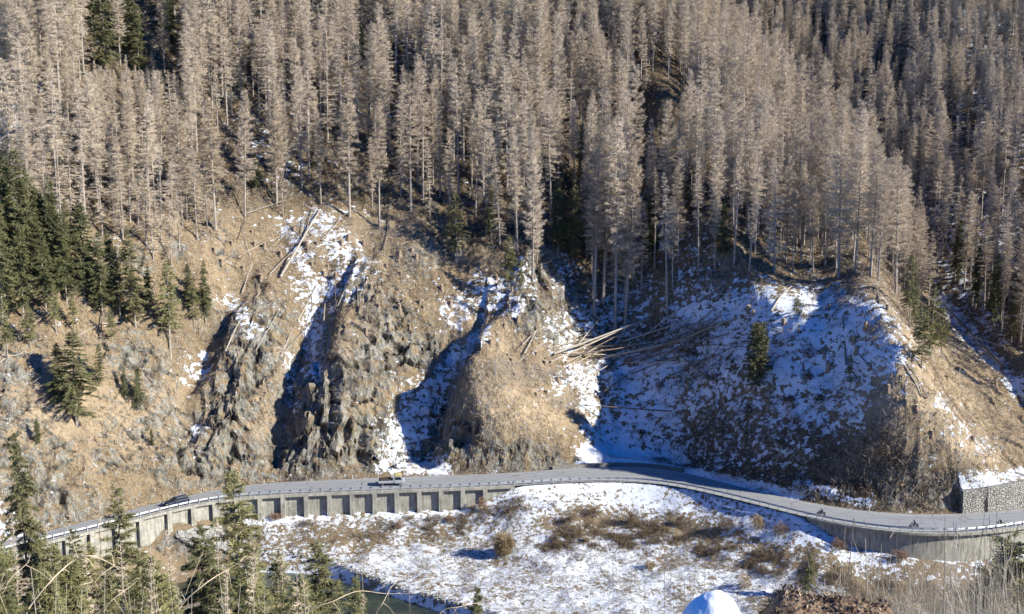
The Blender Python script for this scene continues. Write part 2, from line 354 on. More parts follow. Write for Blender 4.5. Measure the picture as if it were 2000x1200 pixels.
gme = mesh_np('hillside', verts, faces); gme.polygons.foreach_set('use_smooth', ((e_dn > 0) | (MK['snow'] > .8))[:-1, :-1].ravel())
MK['dark'] = np.maximum(MK['dark'], .9*sst(38, 52, VZ)*sst(430, 380, ppy)*sst(-4, 4, VZ))  # forest floor blackened further: shade under the trees painted into its colour
snow = MK['snow'].copy()
val_s = .73 + (fbm(GX/7, GY/5, 0, 3, 5)-.5)*.5
e2 = np.clip(e_dn, 0, 60)
val_s = val_s - .38*np.exp(-((e2-9)/4.0)**2)*sst(wx(990, 950)+2, wx(1060, 950)+8, GX)*(.5+fbm(GX/5, GY/4, 0, 3, 8))
val_s = val_s - .22*sst(1350, 700, ppx)*np.exp(-((e2-6)/5)**2)
val_s = np.where(GX < wx(470, 980), .15+.9*sst(-7.2, -9, VZ)*sst(430, 500, ppx), val_s)
val_s = val_s - .55*sst(1500, 1750, ppx)*sst(1080, 1110, ppy)*.5
snow = np.where(e_dn > -.5, val_s, snow)
near_m = GY < (yF(GX)+yN(GX))/2
snow = np.where(near_m, np.where((ppx > 250) & (ppx < 640), .9, .45)+(fbm(GX/6, GY/6, 0, 3, 19)-.5)*.8, snow)
fattr(gme, 'snow', snow); fattr(gme, 'rock', np.where(e_dn > 0, 0.25*(GX < wx(470, 980)), np.maximum(MK['rock'], rockw*.85))); fattr(gme, 'crack', cracks)
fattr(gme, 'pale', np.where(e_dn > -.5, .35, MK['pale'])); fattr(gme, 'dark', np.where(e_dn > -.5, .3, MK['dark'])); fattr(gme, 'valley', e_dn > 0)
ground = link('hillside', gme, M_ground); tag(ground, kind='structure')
BV = BVHTree.FromPolygons([tuple(p) for p in verts.tolist()], faces.tolist())
def at(px, py):
    d = Vector(ray(px, py)).normalized(); h = BV.ray_cast(Vector((0, 0, CAMZ)), d)
    return h[0] if h[0] is not None else Vector((*flat(px, min(py, 1190)), 0))
def gz(x, y):
    h = BV.ray_cast(Vector((x, y, 400)), Vector((0, 0, -1))); return h[0].z if h[0] is not None else 0.
def gn(x, y):
    h = BV.ray_cast(Vector((x, y, 400)), Vector((0, 0, -1))); return h[1] if h[0] is not None else Vector((0, 0, 1))

# ---------------------------------------------------------------- mesh builder
class MB:
    def __init__(s): s.v = []; s.f = []
    def quad(s, a, b, c, d):
        n = len(s.v); s.v += [a, b, c, d]; s.f.append((n, n+1, n+2, n+3))
    def box(s, c, d, rz=0., taper=1., shift=0.):
        """centre c, full size d; the top is scaled by taper"""
        n = len(s.v); cr, sr = math.cos(rz), math.sin(rz)
        for z in (-1, 1):
            t = taper if z > 0 else 1
            for x, y in ((-1, -1), (1, -1), (1, 1), (-1, 1)):
                lx, ly = x*d[0]/2*t+(shift if z > 0 else 0), y*d[1]/2*t
                s.v.append((c[0]+lx*cr-ly*sr, c[1]+lx*sr+ly*cr, c[2]+z*d[2]/2))
        for q in ((3, 2, 1, 0), (4, 5, 6, 7), (0, 1, 5, 4), (1, 2, 6, 5), (2, 3, 7, 6), (3, 0, 4, 7)): s.f.append(tuple(n+i for i in q))
        return s
    def tube(s, pts, rad, k=6, cap=True):
        pts = [Vector(p) for p in pts]; rad = rad if isinstance(rad, (list, tuple)) else [rad]*len(pts); n = len(s.v)
        for i, p in enumerate(pts):
            t = (pts[min(i+1, len(pts)-1)]-pts[max(i-1, 0)]).normalized(); a = t.orthogonal().normalized() if abs(t.z) > .9 else t.cross(Vector((0, 0, 1))).normalized(); b = t.cross(a)
            for j in range(k):
                w_ = 2*math.pi*j/k; s.v.append(tuple(p+(a*math.cos(w_)+b*math.sin(w_))*rad[i]))
        for i in range(len(pts)-1):
            for j in range(k): s.f.append((n+i*k+j, n+i*k+(j+1) % k, n+(i+1)*k+(j+1) % k, n+(i+1)*k+j))
        if cap: s.f.append(tuple(n+j for j in range(k))[::-1]); s.f.append(tuple(n+(len(pts)-1)*k+j for j in range(k)))
        return s
    def prism(s, prof, y0, y1):
        """profile in the xz plane extruded along y"""
        n = len(s.v); m = len(prof); s.v += [(x, y0, z) for x, z in prof]+[(x, y1, z) for x, z in prof]
        s.f.append(tuple(range(n, n+m))); s.f.append(tuple(range(n+m, n+2*m))[::-1])
        for i in range(m): j = (i+1) % m; s.f.append((n+j, n+i, n+m+i, n+m+j))
        return s
    def build(s, name, mat, parent=None, loc=(0, 0, 0), rz=0., sm=False, bevel=0.):
        me = bpy.data.meshes.new(name); me.from_pydata([tuple(p) for p in s.v], [], s.f); me.update()
        o = link(name, me, mat, parent, loc, rz)
        if sm: smooth(me)
        if bevel:
            b = o.modifiers.new('bevel', 'BEVEL'); b.width = bevel; b.segments = 2; b.limit_method = 'ANGLE'
        return o
def empty(name, loc=(0, 0, 0), rz=0.0, s=1.0):
    o = bpy.data.objects.new(name, None); col.objects.link(o); o.location = loc; o.rotation_euler = (0, 0, rz); o.scale = (s, s, s); o.empty_display_size = .3; return o
def normal2(curve, x):
    sl_ = (curve(x+.5)-curve(x-.5)); n = np.array([-sl_, 1.0])/math.hypot(sl_, 1); return n       # points away from the camera
def along(curve, x0, x1, step):
    xs = [x0]; 
    while xs[-1] < x1:
        sl_ = float(curve(xs[-1]+.5)-curve(xs[-1]-.5)); xs.append(xs[-1]+step/math.hypot(1, sl_))
    return xs
def sweep(curve, xs, prof):
    """closed profile [(offset away from the camera, z)] carried along a road line"""
    m = MB(); k = len(prof)
    for x in xs:
        n = normal2(curve, x)
        for o_, z_ in prof:
            z_ = z_(x) if callable(z_) else z_
            m.v.append((x+n[0]*o_, float(curve(x))+n[1]*o_, z_))
    for i in range(len(xs)-1):
        for j in range(k): m.f.append((i*k+j, (i+1)*k+j, (i+1)*k+(j+1) % k, i*k+(j+1) % k))
    m.f.append(tuple(range(k))); m.f.append(tuple((len(xs)-1)*k+j for j in range(k))[::-1]); return m

# ---------------------------------------------------------------- road
k = NB('asphalt', .85, .25)
n1 = k.noise(.25, 4); n2 = k.noise(14, 3); n3 = k.noise(.5, 5, .7, k.mapped((.25, 2.0, 1)))
c = k.mix(k.mr(n3, .32, .62), (.20, .20, .205), (.33, .33, .325)); c = k.mix(k.mr(n2, .3, .7), c, (.27, .27, .265))
c = k.mix(k.mr(n1, .6, .68), c, (.29, .285, .27)); k.bump(n2, .3, .01)
ac = k.math('ADD', k.attr('across'), k.math('MULTIPLY', k.math('SUBTRACT', k.noise(.12, 3), .5), .12))
for cen, wv, colr, am in ((.24, .045, (.14, .14, .145), .6), (.40, .045, (.14, .14, .145), .5), (.62, .045, (.14, .14, .145), .5), (.78, .045, (.14, .14, .145), .5), (.51, .02, (.10, .10, .10), .6), (.99, .10, (.30, .27, .23), .8), (.0, .08, (.32, .30, .27), .7)):
    dd_ = k.mr(k.math('ABSOLUTE', k.math('SUBTRACT', ac, cen)), 0, wv, am, 0); c = k.mix(k.math('MULTIPLY', dd_, k.mr(n3, .35, .6, .4, 1)), c, colr)
vr = k.n('ShaderNodeTexVoronoi'); vr.feature = 'DISTANCE_TO_EDGE'; vr.inputs['Scale'].default_value = .22; k.l(k.mapped((1, 1.3, 1)), vr.inputs['Vector'])
c = k.mix(k.mr(vr.outputs['Distance'], .004, .012, .7, 0), c, (.07, .07, .07)); M_asph = k.out(c)
xs = np.arange(-150, 175, .8); v = []; f = []
NS = 25
for i, x in enumerate(xs):
    for j in range(NS):
        t = j/(NS-1); y = float(yO(x)*(1-t)+(yU(x)+.25)*t); v.append((x, y, .03+.06*math.sin(math.pi*t)))
for i in range(len(xs)-1):
    for j in range(NS-1): a = i*NS+j; f.append((a, a+NS, a+NS+1, a+1))
rme = mesh_np('road', v, f); fattr(rme, 'across', np.tile(np.linspace(0, 1, NS), len(xs))); road = link('road', rme, M_asph); tag(road, kind='structure'); smooth(road.data)
M_line = plain('worn_road_paint', (.55, .55, .53), (.28, .28, .27), 2.5)
xs2 = np.arange(-150, 175, 1.0)
for t0, t1 in ((.10, .118), (.90, .917)):
    v = []; f = []
    for x in xs2:
        for t in (t0, t1): v.append((x, float(yO(x)*(1-t)+(yU(x)+.25)*t), .036+.06*math.sin(math.pi*t)))
    for i in range(len(xs2)-1): f.append((2*i, 2*i+2, 2*i+3, 2*i+1))
    if t0 < .5: lo = link('road_edge_line', mesh_np('road_edge_line', v, f), M_line); tag(lo, kind='structure')
# water
k = NB('river_water', .12, .5); n = k.noise(1.2, 5, .7, k.mapped((.5, 1.4, 1))); n5 = k.noise(.3, 3)
k.bump(n, .6, .25); M_water = k.out(k.mix(k.mr(n5, .4, .6), (.022, .030, .022), (.045, .055, .035)))
m = MB(); m.quad((-420, 60, WATER), (420, 60, WATER), (420, 190, WATER), (-420, 190, WATER)); wa = m.build('river', M_water); tag(wa, kind='structure')

# ---------------------------------------------------------------- walls
k = NB('weathered_concrete', .9, .2); n1 = k.noise(.5, 5); n2 = k.noise(1.2, 5, .7, k.mapped((2.5, 2.5, .25))); n3 = k.noise(12, 3)
c = k.mix(k.mr(n1, .35, .65), (.26, .25, .21), (.38, .36, .30)); c = k.mix(k.mr(n2, .48, .64, 0, .85), c, (.13, .12, .10)); c = k.mix(k.mr(k.noise(.9, 4, .7), .58, .66, 0, .6), c, (.45, .43, .38)); k.bump(n3, .2, .02); M_conc = k.out(c)
def stonewall_mat(name, sc_, a, b, joint):
    k = NB(name, .9, .2); q = k.n('ShaderNodeTexVoronoi'); q.feature = 'DISTANCE_TO_EDGE'; q.inputs['Scale'].default_value = sc_; q.inputs['Randomness'].default_value = .9
    wv = k.noise(3, 2); mp = k.mapped((1, 1, 1.25)); k.l(mp, q.inputs['Vector'])
    q2 = k.n('ShaderNodeTexVoronoi'); q2.inputs['Scale'].default_value = sc_; q2.inputs['Randomness'].default_value = .9; k.l(mp, q2.inputs['Vector'])
    hs = k.n('ShaderNodeSeparateColor'); k.l(q2.outputs['Color'], hs.inputs[0])
    c = k.mix(hs.outputs[0], a, b); c = k.mix(k.mr(q.outputs['Distance'], .02, .09), joint, c); k.bump(k.mr(q.outputs['Distance'], 0, .2), .9, .15); return k.out(c)
M_stone = stonewall_mat('stone_masonry', 2.1, (.26, .25, .215), (.44, .42, .37), (.08, .072, .06))
X = lambda px, py: flat(px, py)[0]
def zb(x): return -float(wallh(x))-1.2
# buttressed wall under the road
bw = empty('buttress_wall', (0, 0, 0)); tag(bw, 'pale concrete retaining wall with square buttresses carrying the road above the snowy bank', 'retaining wall')
x0, x1 = X(-60, 1095), X(992, 951)
sweep(yO, along(yO, x0, x1, 1.0), [(.42, lambda x: zb(x)-1), (.42, -.42), (.80, -.42), (.80, lambda x: zb(x)-1)]).build('wall_face', M_conc, bw)
sweep(yO, along(yO, x0-.3, x1+.4, 1.0), [(-.26, -.416), (-.26, .08), (.60, .09), (.60, -.416)]).build('deck_edge', M_conc, bw)
bx_ = [X(*p) for p in [(35, 1072), (82, 1062), (130, 1050), (178, 1038), (226, 1026), (277, 1010), (331, 997), (376, 988), (420, 978)]]+[X(p, 966) for p in (467, 510, 553, 597, 641, 685, 729, 772, 816, 859, 902, 946)]
for x in bx_:
    n = normal2(yO, x); h = float(wallh(x))+1.4; a = math.atan2(-n[0], n[1])
    y = float(yO(x)); d_ = .66
    m = MB(); m.box((x+n[0]*(.42-d_/2), y+n[1]*(.42-d_/2), -.42-h/2-.004), (.86, d_, h), a, taper=1.0); ob = m.build('buttress', M_conc, bw, bevel=.02)
# curved wall at the right-hand bend
cw = empty('bend_wall', (0, 0, 0)); tag(cw, 'smooth streaked concrete wall holding up the outside of the road bend', 'retaining wall')
x0, x1 = X(1578, 1012), X(2260, 1000)
sweep(yO, along(yO, x0, x1, 1.0), [(.25, lambda x: zb(x)-2), (.35, -.35), (.75, -.35), (.75, lambda x: zb(x)-2)]).build('wall_face', M_conc, cw)
sweep(yO, along(yO, x0, x1, 1.0), [(-.35, -.35), (-.35, .08), (.30, .10), (.30, -.35)]).build('deck_edge', M_conc, cw)
# masonry wall above the road, far right
sw = empty('masonry_wall', (0, 0, 0)); tag(sw, 'tall rough stone masonry wall with a dark drain slot, beside the uphill edge of the road', 'stone wall')
x1 = X(2300, 955); xg = X(1929, 1003)
top = lambda x: float(stoneh(max(x, SX0+.01)))+.12
def tw(xa, xb): sweep(yU, [xa]+[x for x in along(yU, xa, xb, 1.0)[1:] if x < xb]+[xb], [(.25, -.1), (.55, top), (1.25, top), (1.25, -.1)]).build('wall_block', M_stone, sw)
tw(SX0, xg-.35); tw(xg+.35, x1)
m = MB(); n = normal2(yU, xg); cy = float(yU(xg))
for sgn in (-1, 1):       # the two cheeks closing the slot towards its top
    m.v += []; 
    b = len(m.v); q = [(sgn*.36, 0), (sgn*.36, top(xg)), (0, top(xg)), (sgn*.02, 2.7)]
    q = [(sgn*.36, 0.4), (sgn*.36, top(xg)), (-sgn*.0, top(xg)), (0, 2.6)]
    for off in (.62, 1.2):
        for qx, qz in q: m.v.append((xg+qx+n[0]*off, cy+n[1]*off, qz))
    m.f += [(b, b+1, b+2, b+3), (b+4, b+5, b+6, b+7)]
m.build('slot_head', M_stone, sw)
m = MB(); m.box((xg+n[0]*1.3, cy+n[1]*1.3, 1.5), (.9, .1, 3.4)); m.build('slot_back', plain('drain_dark', (.02, .02, .02)), sw)
# low stone kerb berm below the snowy bowl
kb = sweep(yU, along(yU, X(1080, 920), X(1322, 917), .8), [(.1, -.05), (.25, .62), (.9, .68), (1.3, -.05)]); kb_o = kb.build('stone_berm', stonewall_mat('gravel_berm', 4.5, (.20, .19, .17), (.40, .38, .34), (.07, .065, .06)))
tag(kb_o, 'low grey rubble berm between the road and the foot of the snow bowl', 'berm')

# ---------------------------------------------------------------- guardrails
M_galv = plain('galvanised_steel', (.52, .53, .53), (.36, .37, .37), 6, .45, .5, .55)
def guardrail(xa, xb, label, mat):
    root = empty('guardrail', (0, 0, 0)); tag(root, label, 'guardrail')
    xs_ = along(yO, xa, xb, 1.9)
    prof = [(.20, .42), (.24, .46), (.20, .52), (.24, .575), (.20, .63), (.24, .69), (.20, .73), (.275, .73), (.275, .42)]
    prof = [(a+.1, b+.1) for a, b in prof]
    sweep(yO, along(yO, xs_[0]-.2, xs_[-1], .95), prof).build('rail_beam', mat, root)
    for x in xs_:
        n = normal2(yO, x); m = MB(); m.box((x+n[0]*.20, float(yO(x))+n[1]*.20, .50), (.11, .12, .84), math.atan2(-n[0], n[1]))
        m.build('post', M_galv, root)
XA, XB, XC = X(985, 950), X(1580, 1012), X(2150, 1002)
guardrail(X(-60, 1095), XA, 'galvanised steel guardrail along the road edge above the buttressed wall', M_galv)
guardrail(XA+2.0, XB, 'steel guardrail along the top of the open snow embankment', M_galv)
guardrail(XB+2.0, XC, 'steel guardrail curving over the streaked concrete bend wall', M_galv)

# ---------------------------------------------------------------- vehicles
M_tyre = plain('tyre_rubber', (.02, .02, .02)); M_rim = plain('rim_metal', (.4, .4, .41), metal=.6, rough=.4)
M_glass = NB('dark_glass', .25, .2).out((.02, .025, .03)); M_white = plain('white_paint', (.36, .38, .39), (.30, .315, .32), 2, .5, .3)
M_navy = NB('dark_blue_paint', .45, .3).out((.012, .018, .045)); M_yel = plain('yellow_cover', (.42, .35, .12), (.36, .30, .14)); M_bed = plain('rusty_brown_load', (.035, .028, .024), (.07, .05, .035), 8)
M_red = NB('lamp_red', .3, .5).out((.35, .02, .02)); M_chrome = plain('bright_metal', (.6, .6, .62), metal=.8, rough=.3)
def wheel(root, x, y, r, wd):
    o = MB().tube([(x, y-wd/2, r), (x, y+wd/2, r)], r, 18).build('wheel', M_tyre, root)
    MB().tube([(x, y-wd/2-.012, r), (x, y+wd/2+.012, r)], r*.58, 12).build('rim', M_rim, o)
def on_road(px, py):
    x, y = flat(px, py, .05); sl_ = float(yO(x+1)-yO(x-1))/2; return x, y, math.atan(sl_)
# small white dropside truck, driving to the right
x, y, a = on_road(764, 948); tr = empty('pickup_truck', (x, y, .06), a)
tag(tr, 'small white dropside truck with a yellow cab roof driving on the road above the buttresses', 'truck')
MB().box((0, 0, .55), (4.7, .8, .16)).build('chassis', plain('chassis_grey', (.08, .08, .08)), tr)
m = MB(); L0, L1 = -2.45, .45
m.box(((L0+L1)/2, 0, .72), (L1-L0, 1.85, .08)); bd = m.build('load_bed', M_white, tr)
for yy in (-.92, .92): MB().box(((L0+L1)/2, yy, .97), (L1-L0, .05, .42)).build('side_board', M_white, bd)
MB().box((L0, 0, .97), (.05, 1.79, .42)).build('tail_board', M_white, bd); 
m = MB(); m.tube([(L0+.03, -.88, .76), (L0+.03, -.88, 1.95), (L0+.03, .88, 1.95), (L0+.03, .88, .76)], .04); m.build('rear_hoop', M_white, bd); MB().box((L1-.02, 0, 1.35), (.09, 1.80, 1.15)).build('headboard', M_white, bd)
ld = MB().box(((L0+L1)/2-.1, 0, 1.10), (L1-L0-.55, 1.6, .65), taper=.94).build('crate_load', M_bed, None, (x, y, .06), a); tag(ld, 'dark brown crate load standing on the bed of the white truck', 'crate')
prof = [(.62, .55), (2.55, .55), (2.58, .95), (2.35, 1.22), (1.95, 1.95), (.72, 2.0), (.62, 1.9)]
cabn = MB().prism(prof, -.85, .85).build('cab', M_white, tr, bevel=.06)
MB().prism([(.78, 1.28), (2.12, 1.28), (1.82, 1.82), (.78, 1.82)], -.875, .875).build('side_window', M_glass, cabn)
m = MB(); m.quad((2.37, -.76, 1.27), (2.37, .76, 1.27), (2.02, .70, 1.88), (2.02, -.70, 1.88)); m.build('windscreen', M_glass, cabn)
MB().prism([(.60, 1.97), (2.05, 1.95), (1.98, 2.14), (1.5, 2.25), (.80, 2.27), (.60, 2.18)], -.86, .86).build('cab_roof', M_yel, tr, bevel=.05)
for yy in (-.6, .6): MB().box((2.59, yy, .86), (.05, .26, .14)).build('headlight', M_chrome, tr, bevel=.02)
for yy in (-.7, .7): MB().box((-2.49, yy, .62), (.04, .22, .10)).build('tail_light', M_red, tr)
MB().box((2.6, 0, .55), (.10, 1.7, .18)).build('bumper', plain('bumper_grey', (.3, .3, .31)), tr, bevel=.02)
for wx_ in (-1.6, 1.75):
    for yy in (-.78, .78): wheel(tr, wx_, yy, .31, .19)
# dark estate car, driving to the left
x, y, a = on_road(347, 984); y -= .7; ca = empty('estate_car', (x, y, .06), a+math.pi)
tag(ca, 'dark navy blue car driving behind the guardrail towards the tall conifers', 'car')
prof = [(-2.2, .35), (-2.25, .85), (-2.1, 1.02), (1.05, .98), (2.0, .84), (2.25, .62), (2.22, .34)]
body = MB().prism(prof, -.90, .90).build('body', M_navy, ca, bevel=.09)
MB().prism([(-2.08, 1.0), (-1.85, 1.42), (.10, 1.46), (.95, .99)], -.76, .76).build('cabin', M_navy, ca, bevel=.08)
MB().prism([(-1.85, 1.05), (-1.65, 1.36), (.05, 1.39), (.68, 1.04)], -.80, .80).build('side_window', M_glass, ca)
m = MB(); m.quad((1.02, -.70, 1.0), (1.02, .70, 1.0), (.20, .62, 1.45), (.20, -.62, 1.45)); m.build('windscreen', M_glass, ca)
m = MB(); m.quad((-2.14, -.68, 1.06), (-2.14, .68, 1.06), (-1.94, .60, 1.38), (-1.94, -.60, 1.38)); m.build('rear_window', M_glass, ca)
for yy in (-.55, .55): MB().box((-.8, yy, 1.50), (1.9, .035, .035)).build('roof_rail', M_rim, ca)
for yy in (-.68, .68): MB().box((2.2, yy, .66), (.1, .34, .13)).build('headlight', M_chrome, ca, bevel=.02)
for yy in (-.72, .72): MB().box((-2.22, yy, .80), (.07, .28, .16)).build('tail_light', M_red, ca, bevel=.02)
for yy in (-.98, .98): MB().box((.62, yy, 1.02), (.16, .16, .12)).build('mirror', M_navy, ca, bevel=.02)
for wx_ in (-1.38, 1.42):
    for yy in (-.82, .82): wheel(ca, wx_, yy, .33, .21)

# ---------------------------------------------------------------- motorcycles and riders
M_bike = plain('silver_grey_fairing', (.36, .36, .37), (.26, .26, .27)); M_leather = plain('black_riding_gear', (.012, .012, .014)); M_skin = plain('face_skin', (.45, .30, .22))
def skin_fig(name, joints, edges, mat, parent, root=0):
    me = bpy.data.meshes.new(name); me.from_pydata([j[0] for j in joints], edges, []); me.update(); o = link(name, me, mat, parent)
    md = o.modifiers.new('skin', 'SKIN'); sk = me.skin_vertices[0].data
    for i, j in enumerate(joints): sk[i].radius = (j[1], j[2] if len(j) > 2 else j[1]); sk[i].use_root = (i == root)
    o.modifiers.new('sub', 'SUBSURF').levels = 1; o.modifiers['sub'].render_levels = 1; smooth(me); return o
def motorcycle(px, py, label, plabel, helmet):
    x, y, a = on_road(px, py); s = .80
    bk = empty('motorcycle', (x, y, .07), a+math.pi, s); tag(bk, label, 'motorcycle', 'motorcycles on the bend')
    for wx_, r in ((-.68, .31), (.72, .31)):
        o = MB().tube([(wx_, -.07, r), (wx_, .07, r)], r, 16).build('wheel', M_tyre, bk); MB().tube([(wx_, -.08, r), (wx_, .08, r)], r*.6, 12).build('rim', M_rim, o)
    MB().prism([(-.35, .30), (.32, .28), (.42, .62), (.30, .92), (-.05, .98), (-.28, .78)], -.17, .17).build('engine_fairing', M_bike, bk, bevel=.04)
    MB().prism([(-.95, .74), (-.80, .88), (-.25, .84), (-.05, .80), (-.1, .72), (-.6, .70)], -.14, .14).build('seat', M_leather, bk, bevel=.03)
    MB().prism([(.30, .70), (.62, .72), (.66, .88), (.42, 1.18), (.34, 1.0)], -.20, .20).build('front_fairing', M_bike, bk, bevel=.05)
    for yy in (-.1, .1): MB().tube([(.40, yy, .95), (.72, yy, .31)], .03).build('fork', M_chrome, bk)
    MB().tube([(.28, -.36, 1.0), (.38, -.12, .99), (.38, .12, .99), (.28, .36, 1.0)], .018).build('handlebar', M_chrome, bk)
    MB().tube([(.1, -.2, .3), (-.6, -.22, .38), (-.85, -.22, .45)], .05).build('exhaust', M_chrome, bk)
    MB().box((.66, 0, .84), (.05, .2, .14)).build('headlight', M_chrome, bk, bevel=.02)
    p = empty('person', (x, y, .07), a+math.pi, s); tag(p, plabel, 'person', 'riders on the motorcycles')
    J = [((-.35, 0, .90), .17, .15), ((-.28, 0, 1.12), .15, .17), ((-.12, 0, 1.34), .16, .2), ((-.04, 0, 1.47), .08), ((0, 0, 1.56), .07),
         ((-.08, .22, 1.40), .085), ((.08, .36, 1.18), .06), ((.26, .34, 1.05), .045), ((-.08, -.22, 1.40), .085), ((.08, -.36, 1.18), .06), ((.26, -.34, 1.05), .045),
         ((-.22, .18, .86), .11), ((.12, .27, .78), .09), ((-.10, .25, .42), .06), ((.06, .26, .34), .05), ((-.22, -.18, .86), .11), ((.12, -.27, .78), .09), ((-.10, -.25, .42), .06), ((.06, -.26, .34), .05)]
    E = [(0, 1), (1, 2), (2, 3), (3, 4), (2, 5), (5, 6), (6, 7), (2, 8), (8, 9), (9, 10), (0, 11), (11, 12), (12, 13), (13, 14), (0, 15), (15, 16), (16, 17), (17, 18)]
    skin_fig('body', J, E, M_leather, p)
    for sy in (-1, 1):       # gloved hands closed on the grips
        g_ = MB(); 
        for q in range(4): g_.tube([(.27, sy*(.29+.028*q), 1.055), (.315, sy*(.29+.028*q), 1.035), (.31, sy*(.29+.028*q), .99), (.275, sy*(.29+.028*q), .985)], .011, 5)
        g_.tube([(.26, sy*.285, 1.04), (.27, sy*.262, 1.0), (.30, sy*.262, .985)], .012, 5); g_.build('glove', M_leather, p)
    n_, m_ = 8, 10; v = []; f = []
    for i in range(n_+1):
        th = math.pi*i/n_
        for j in range(m_): ph = 2*math.pi*j/m_; v.append((.03+.145*math.sin(th)*math.cos(ph), .125*math.sin(th)*math.sin(ph), 1.66+.14*math.cos(th)))
    for i in range(n_):
        for j in range(m_): f.append((i*m_+j, (i+1)*m_+j, (i+1)*m_+(j+1) % m_, i*m_+(j+1) % m_))
    h_ = link('helmet', mesh_np('helmet', v, f), helmet, p); smooth(h_.data)
    MB().prism([(.13, 1.62), (.18, 1.62), (.17, 1.73), (.11, 1.74)], -.085, .085).build('visor', M_glass, h_)
motorcycle(1604, 1007, 'grey motorcycle at the start of the bend, under the rider in the white helmet', 'rider in black gear and a white helmet leaning over the handlebars', M_white)
motorcycle(1785, 1031, 'grey motorcycle in the middle of the bend, under the rider in the black helmet', 'rider in black gear and a black helmet in the middle of the bend', M_leather)
motorcycle(1953, 1029, 'grey motorcycle nearest to the masonry wall, half hidden behind bare saplings', 'rider in black gear and a grey helmet passing behind the bare saplings', M_bike)

# marker poles on the uphill verge
M_pole = plain('pole_white', (.75, .74, .70)); M_poled = plain('pole_weathered', (.10, .07, .06))
for px, py, h, lab in ((515, 946, 1.7, 'thin marker pole at the road edge beside the deep dark cleft'), (688, 938, 1.6, 'thin marker pole at the road edge left of the snow chute'), (883, 931, 2.0, 'thin marker pole in front of the shaded flank of the grassy knob'), (1700, 1001, 2.0, 'white marker pole at the foot of the shaded brush slope')):
    x, y = flat(px, py); x2 = x; y = float(yU(x))+.15
    r_ = empty('marker_pole', (x, y, 0)); tag(r_, lab, 'marker pole')
    MB().tube([(0, 0, -.1), (0, 0, h*.55)], .06).build('pole_base', M_pole, r_); MB().tube([(0, 0, h*.55), (0, 0, h)], .045).build('pole_tip', M_poled if h < 2.1 else M_pole, r_)
#@@TREES

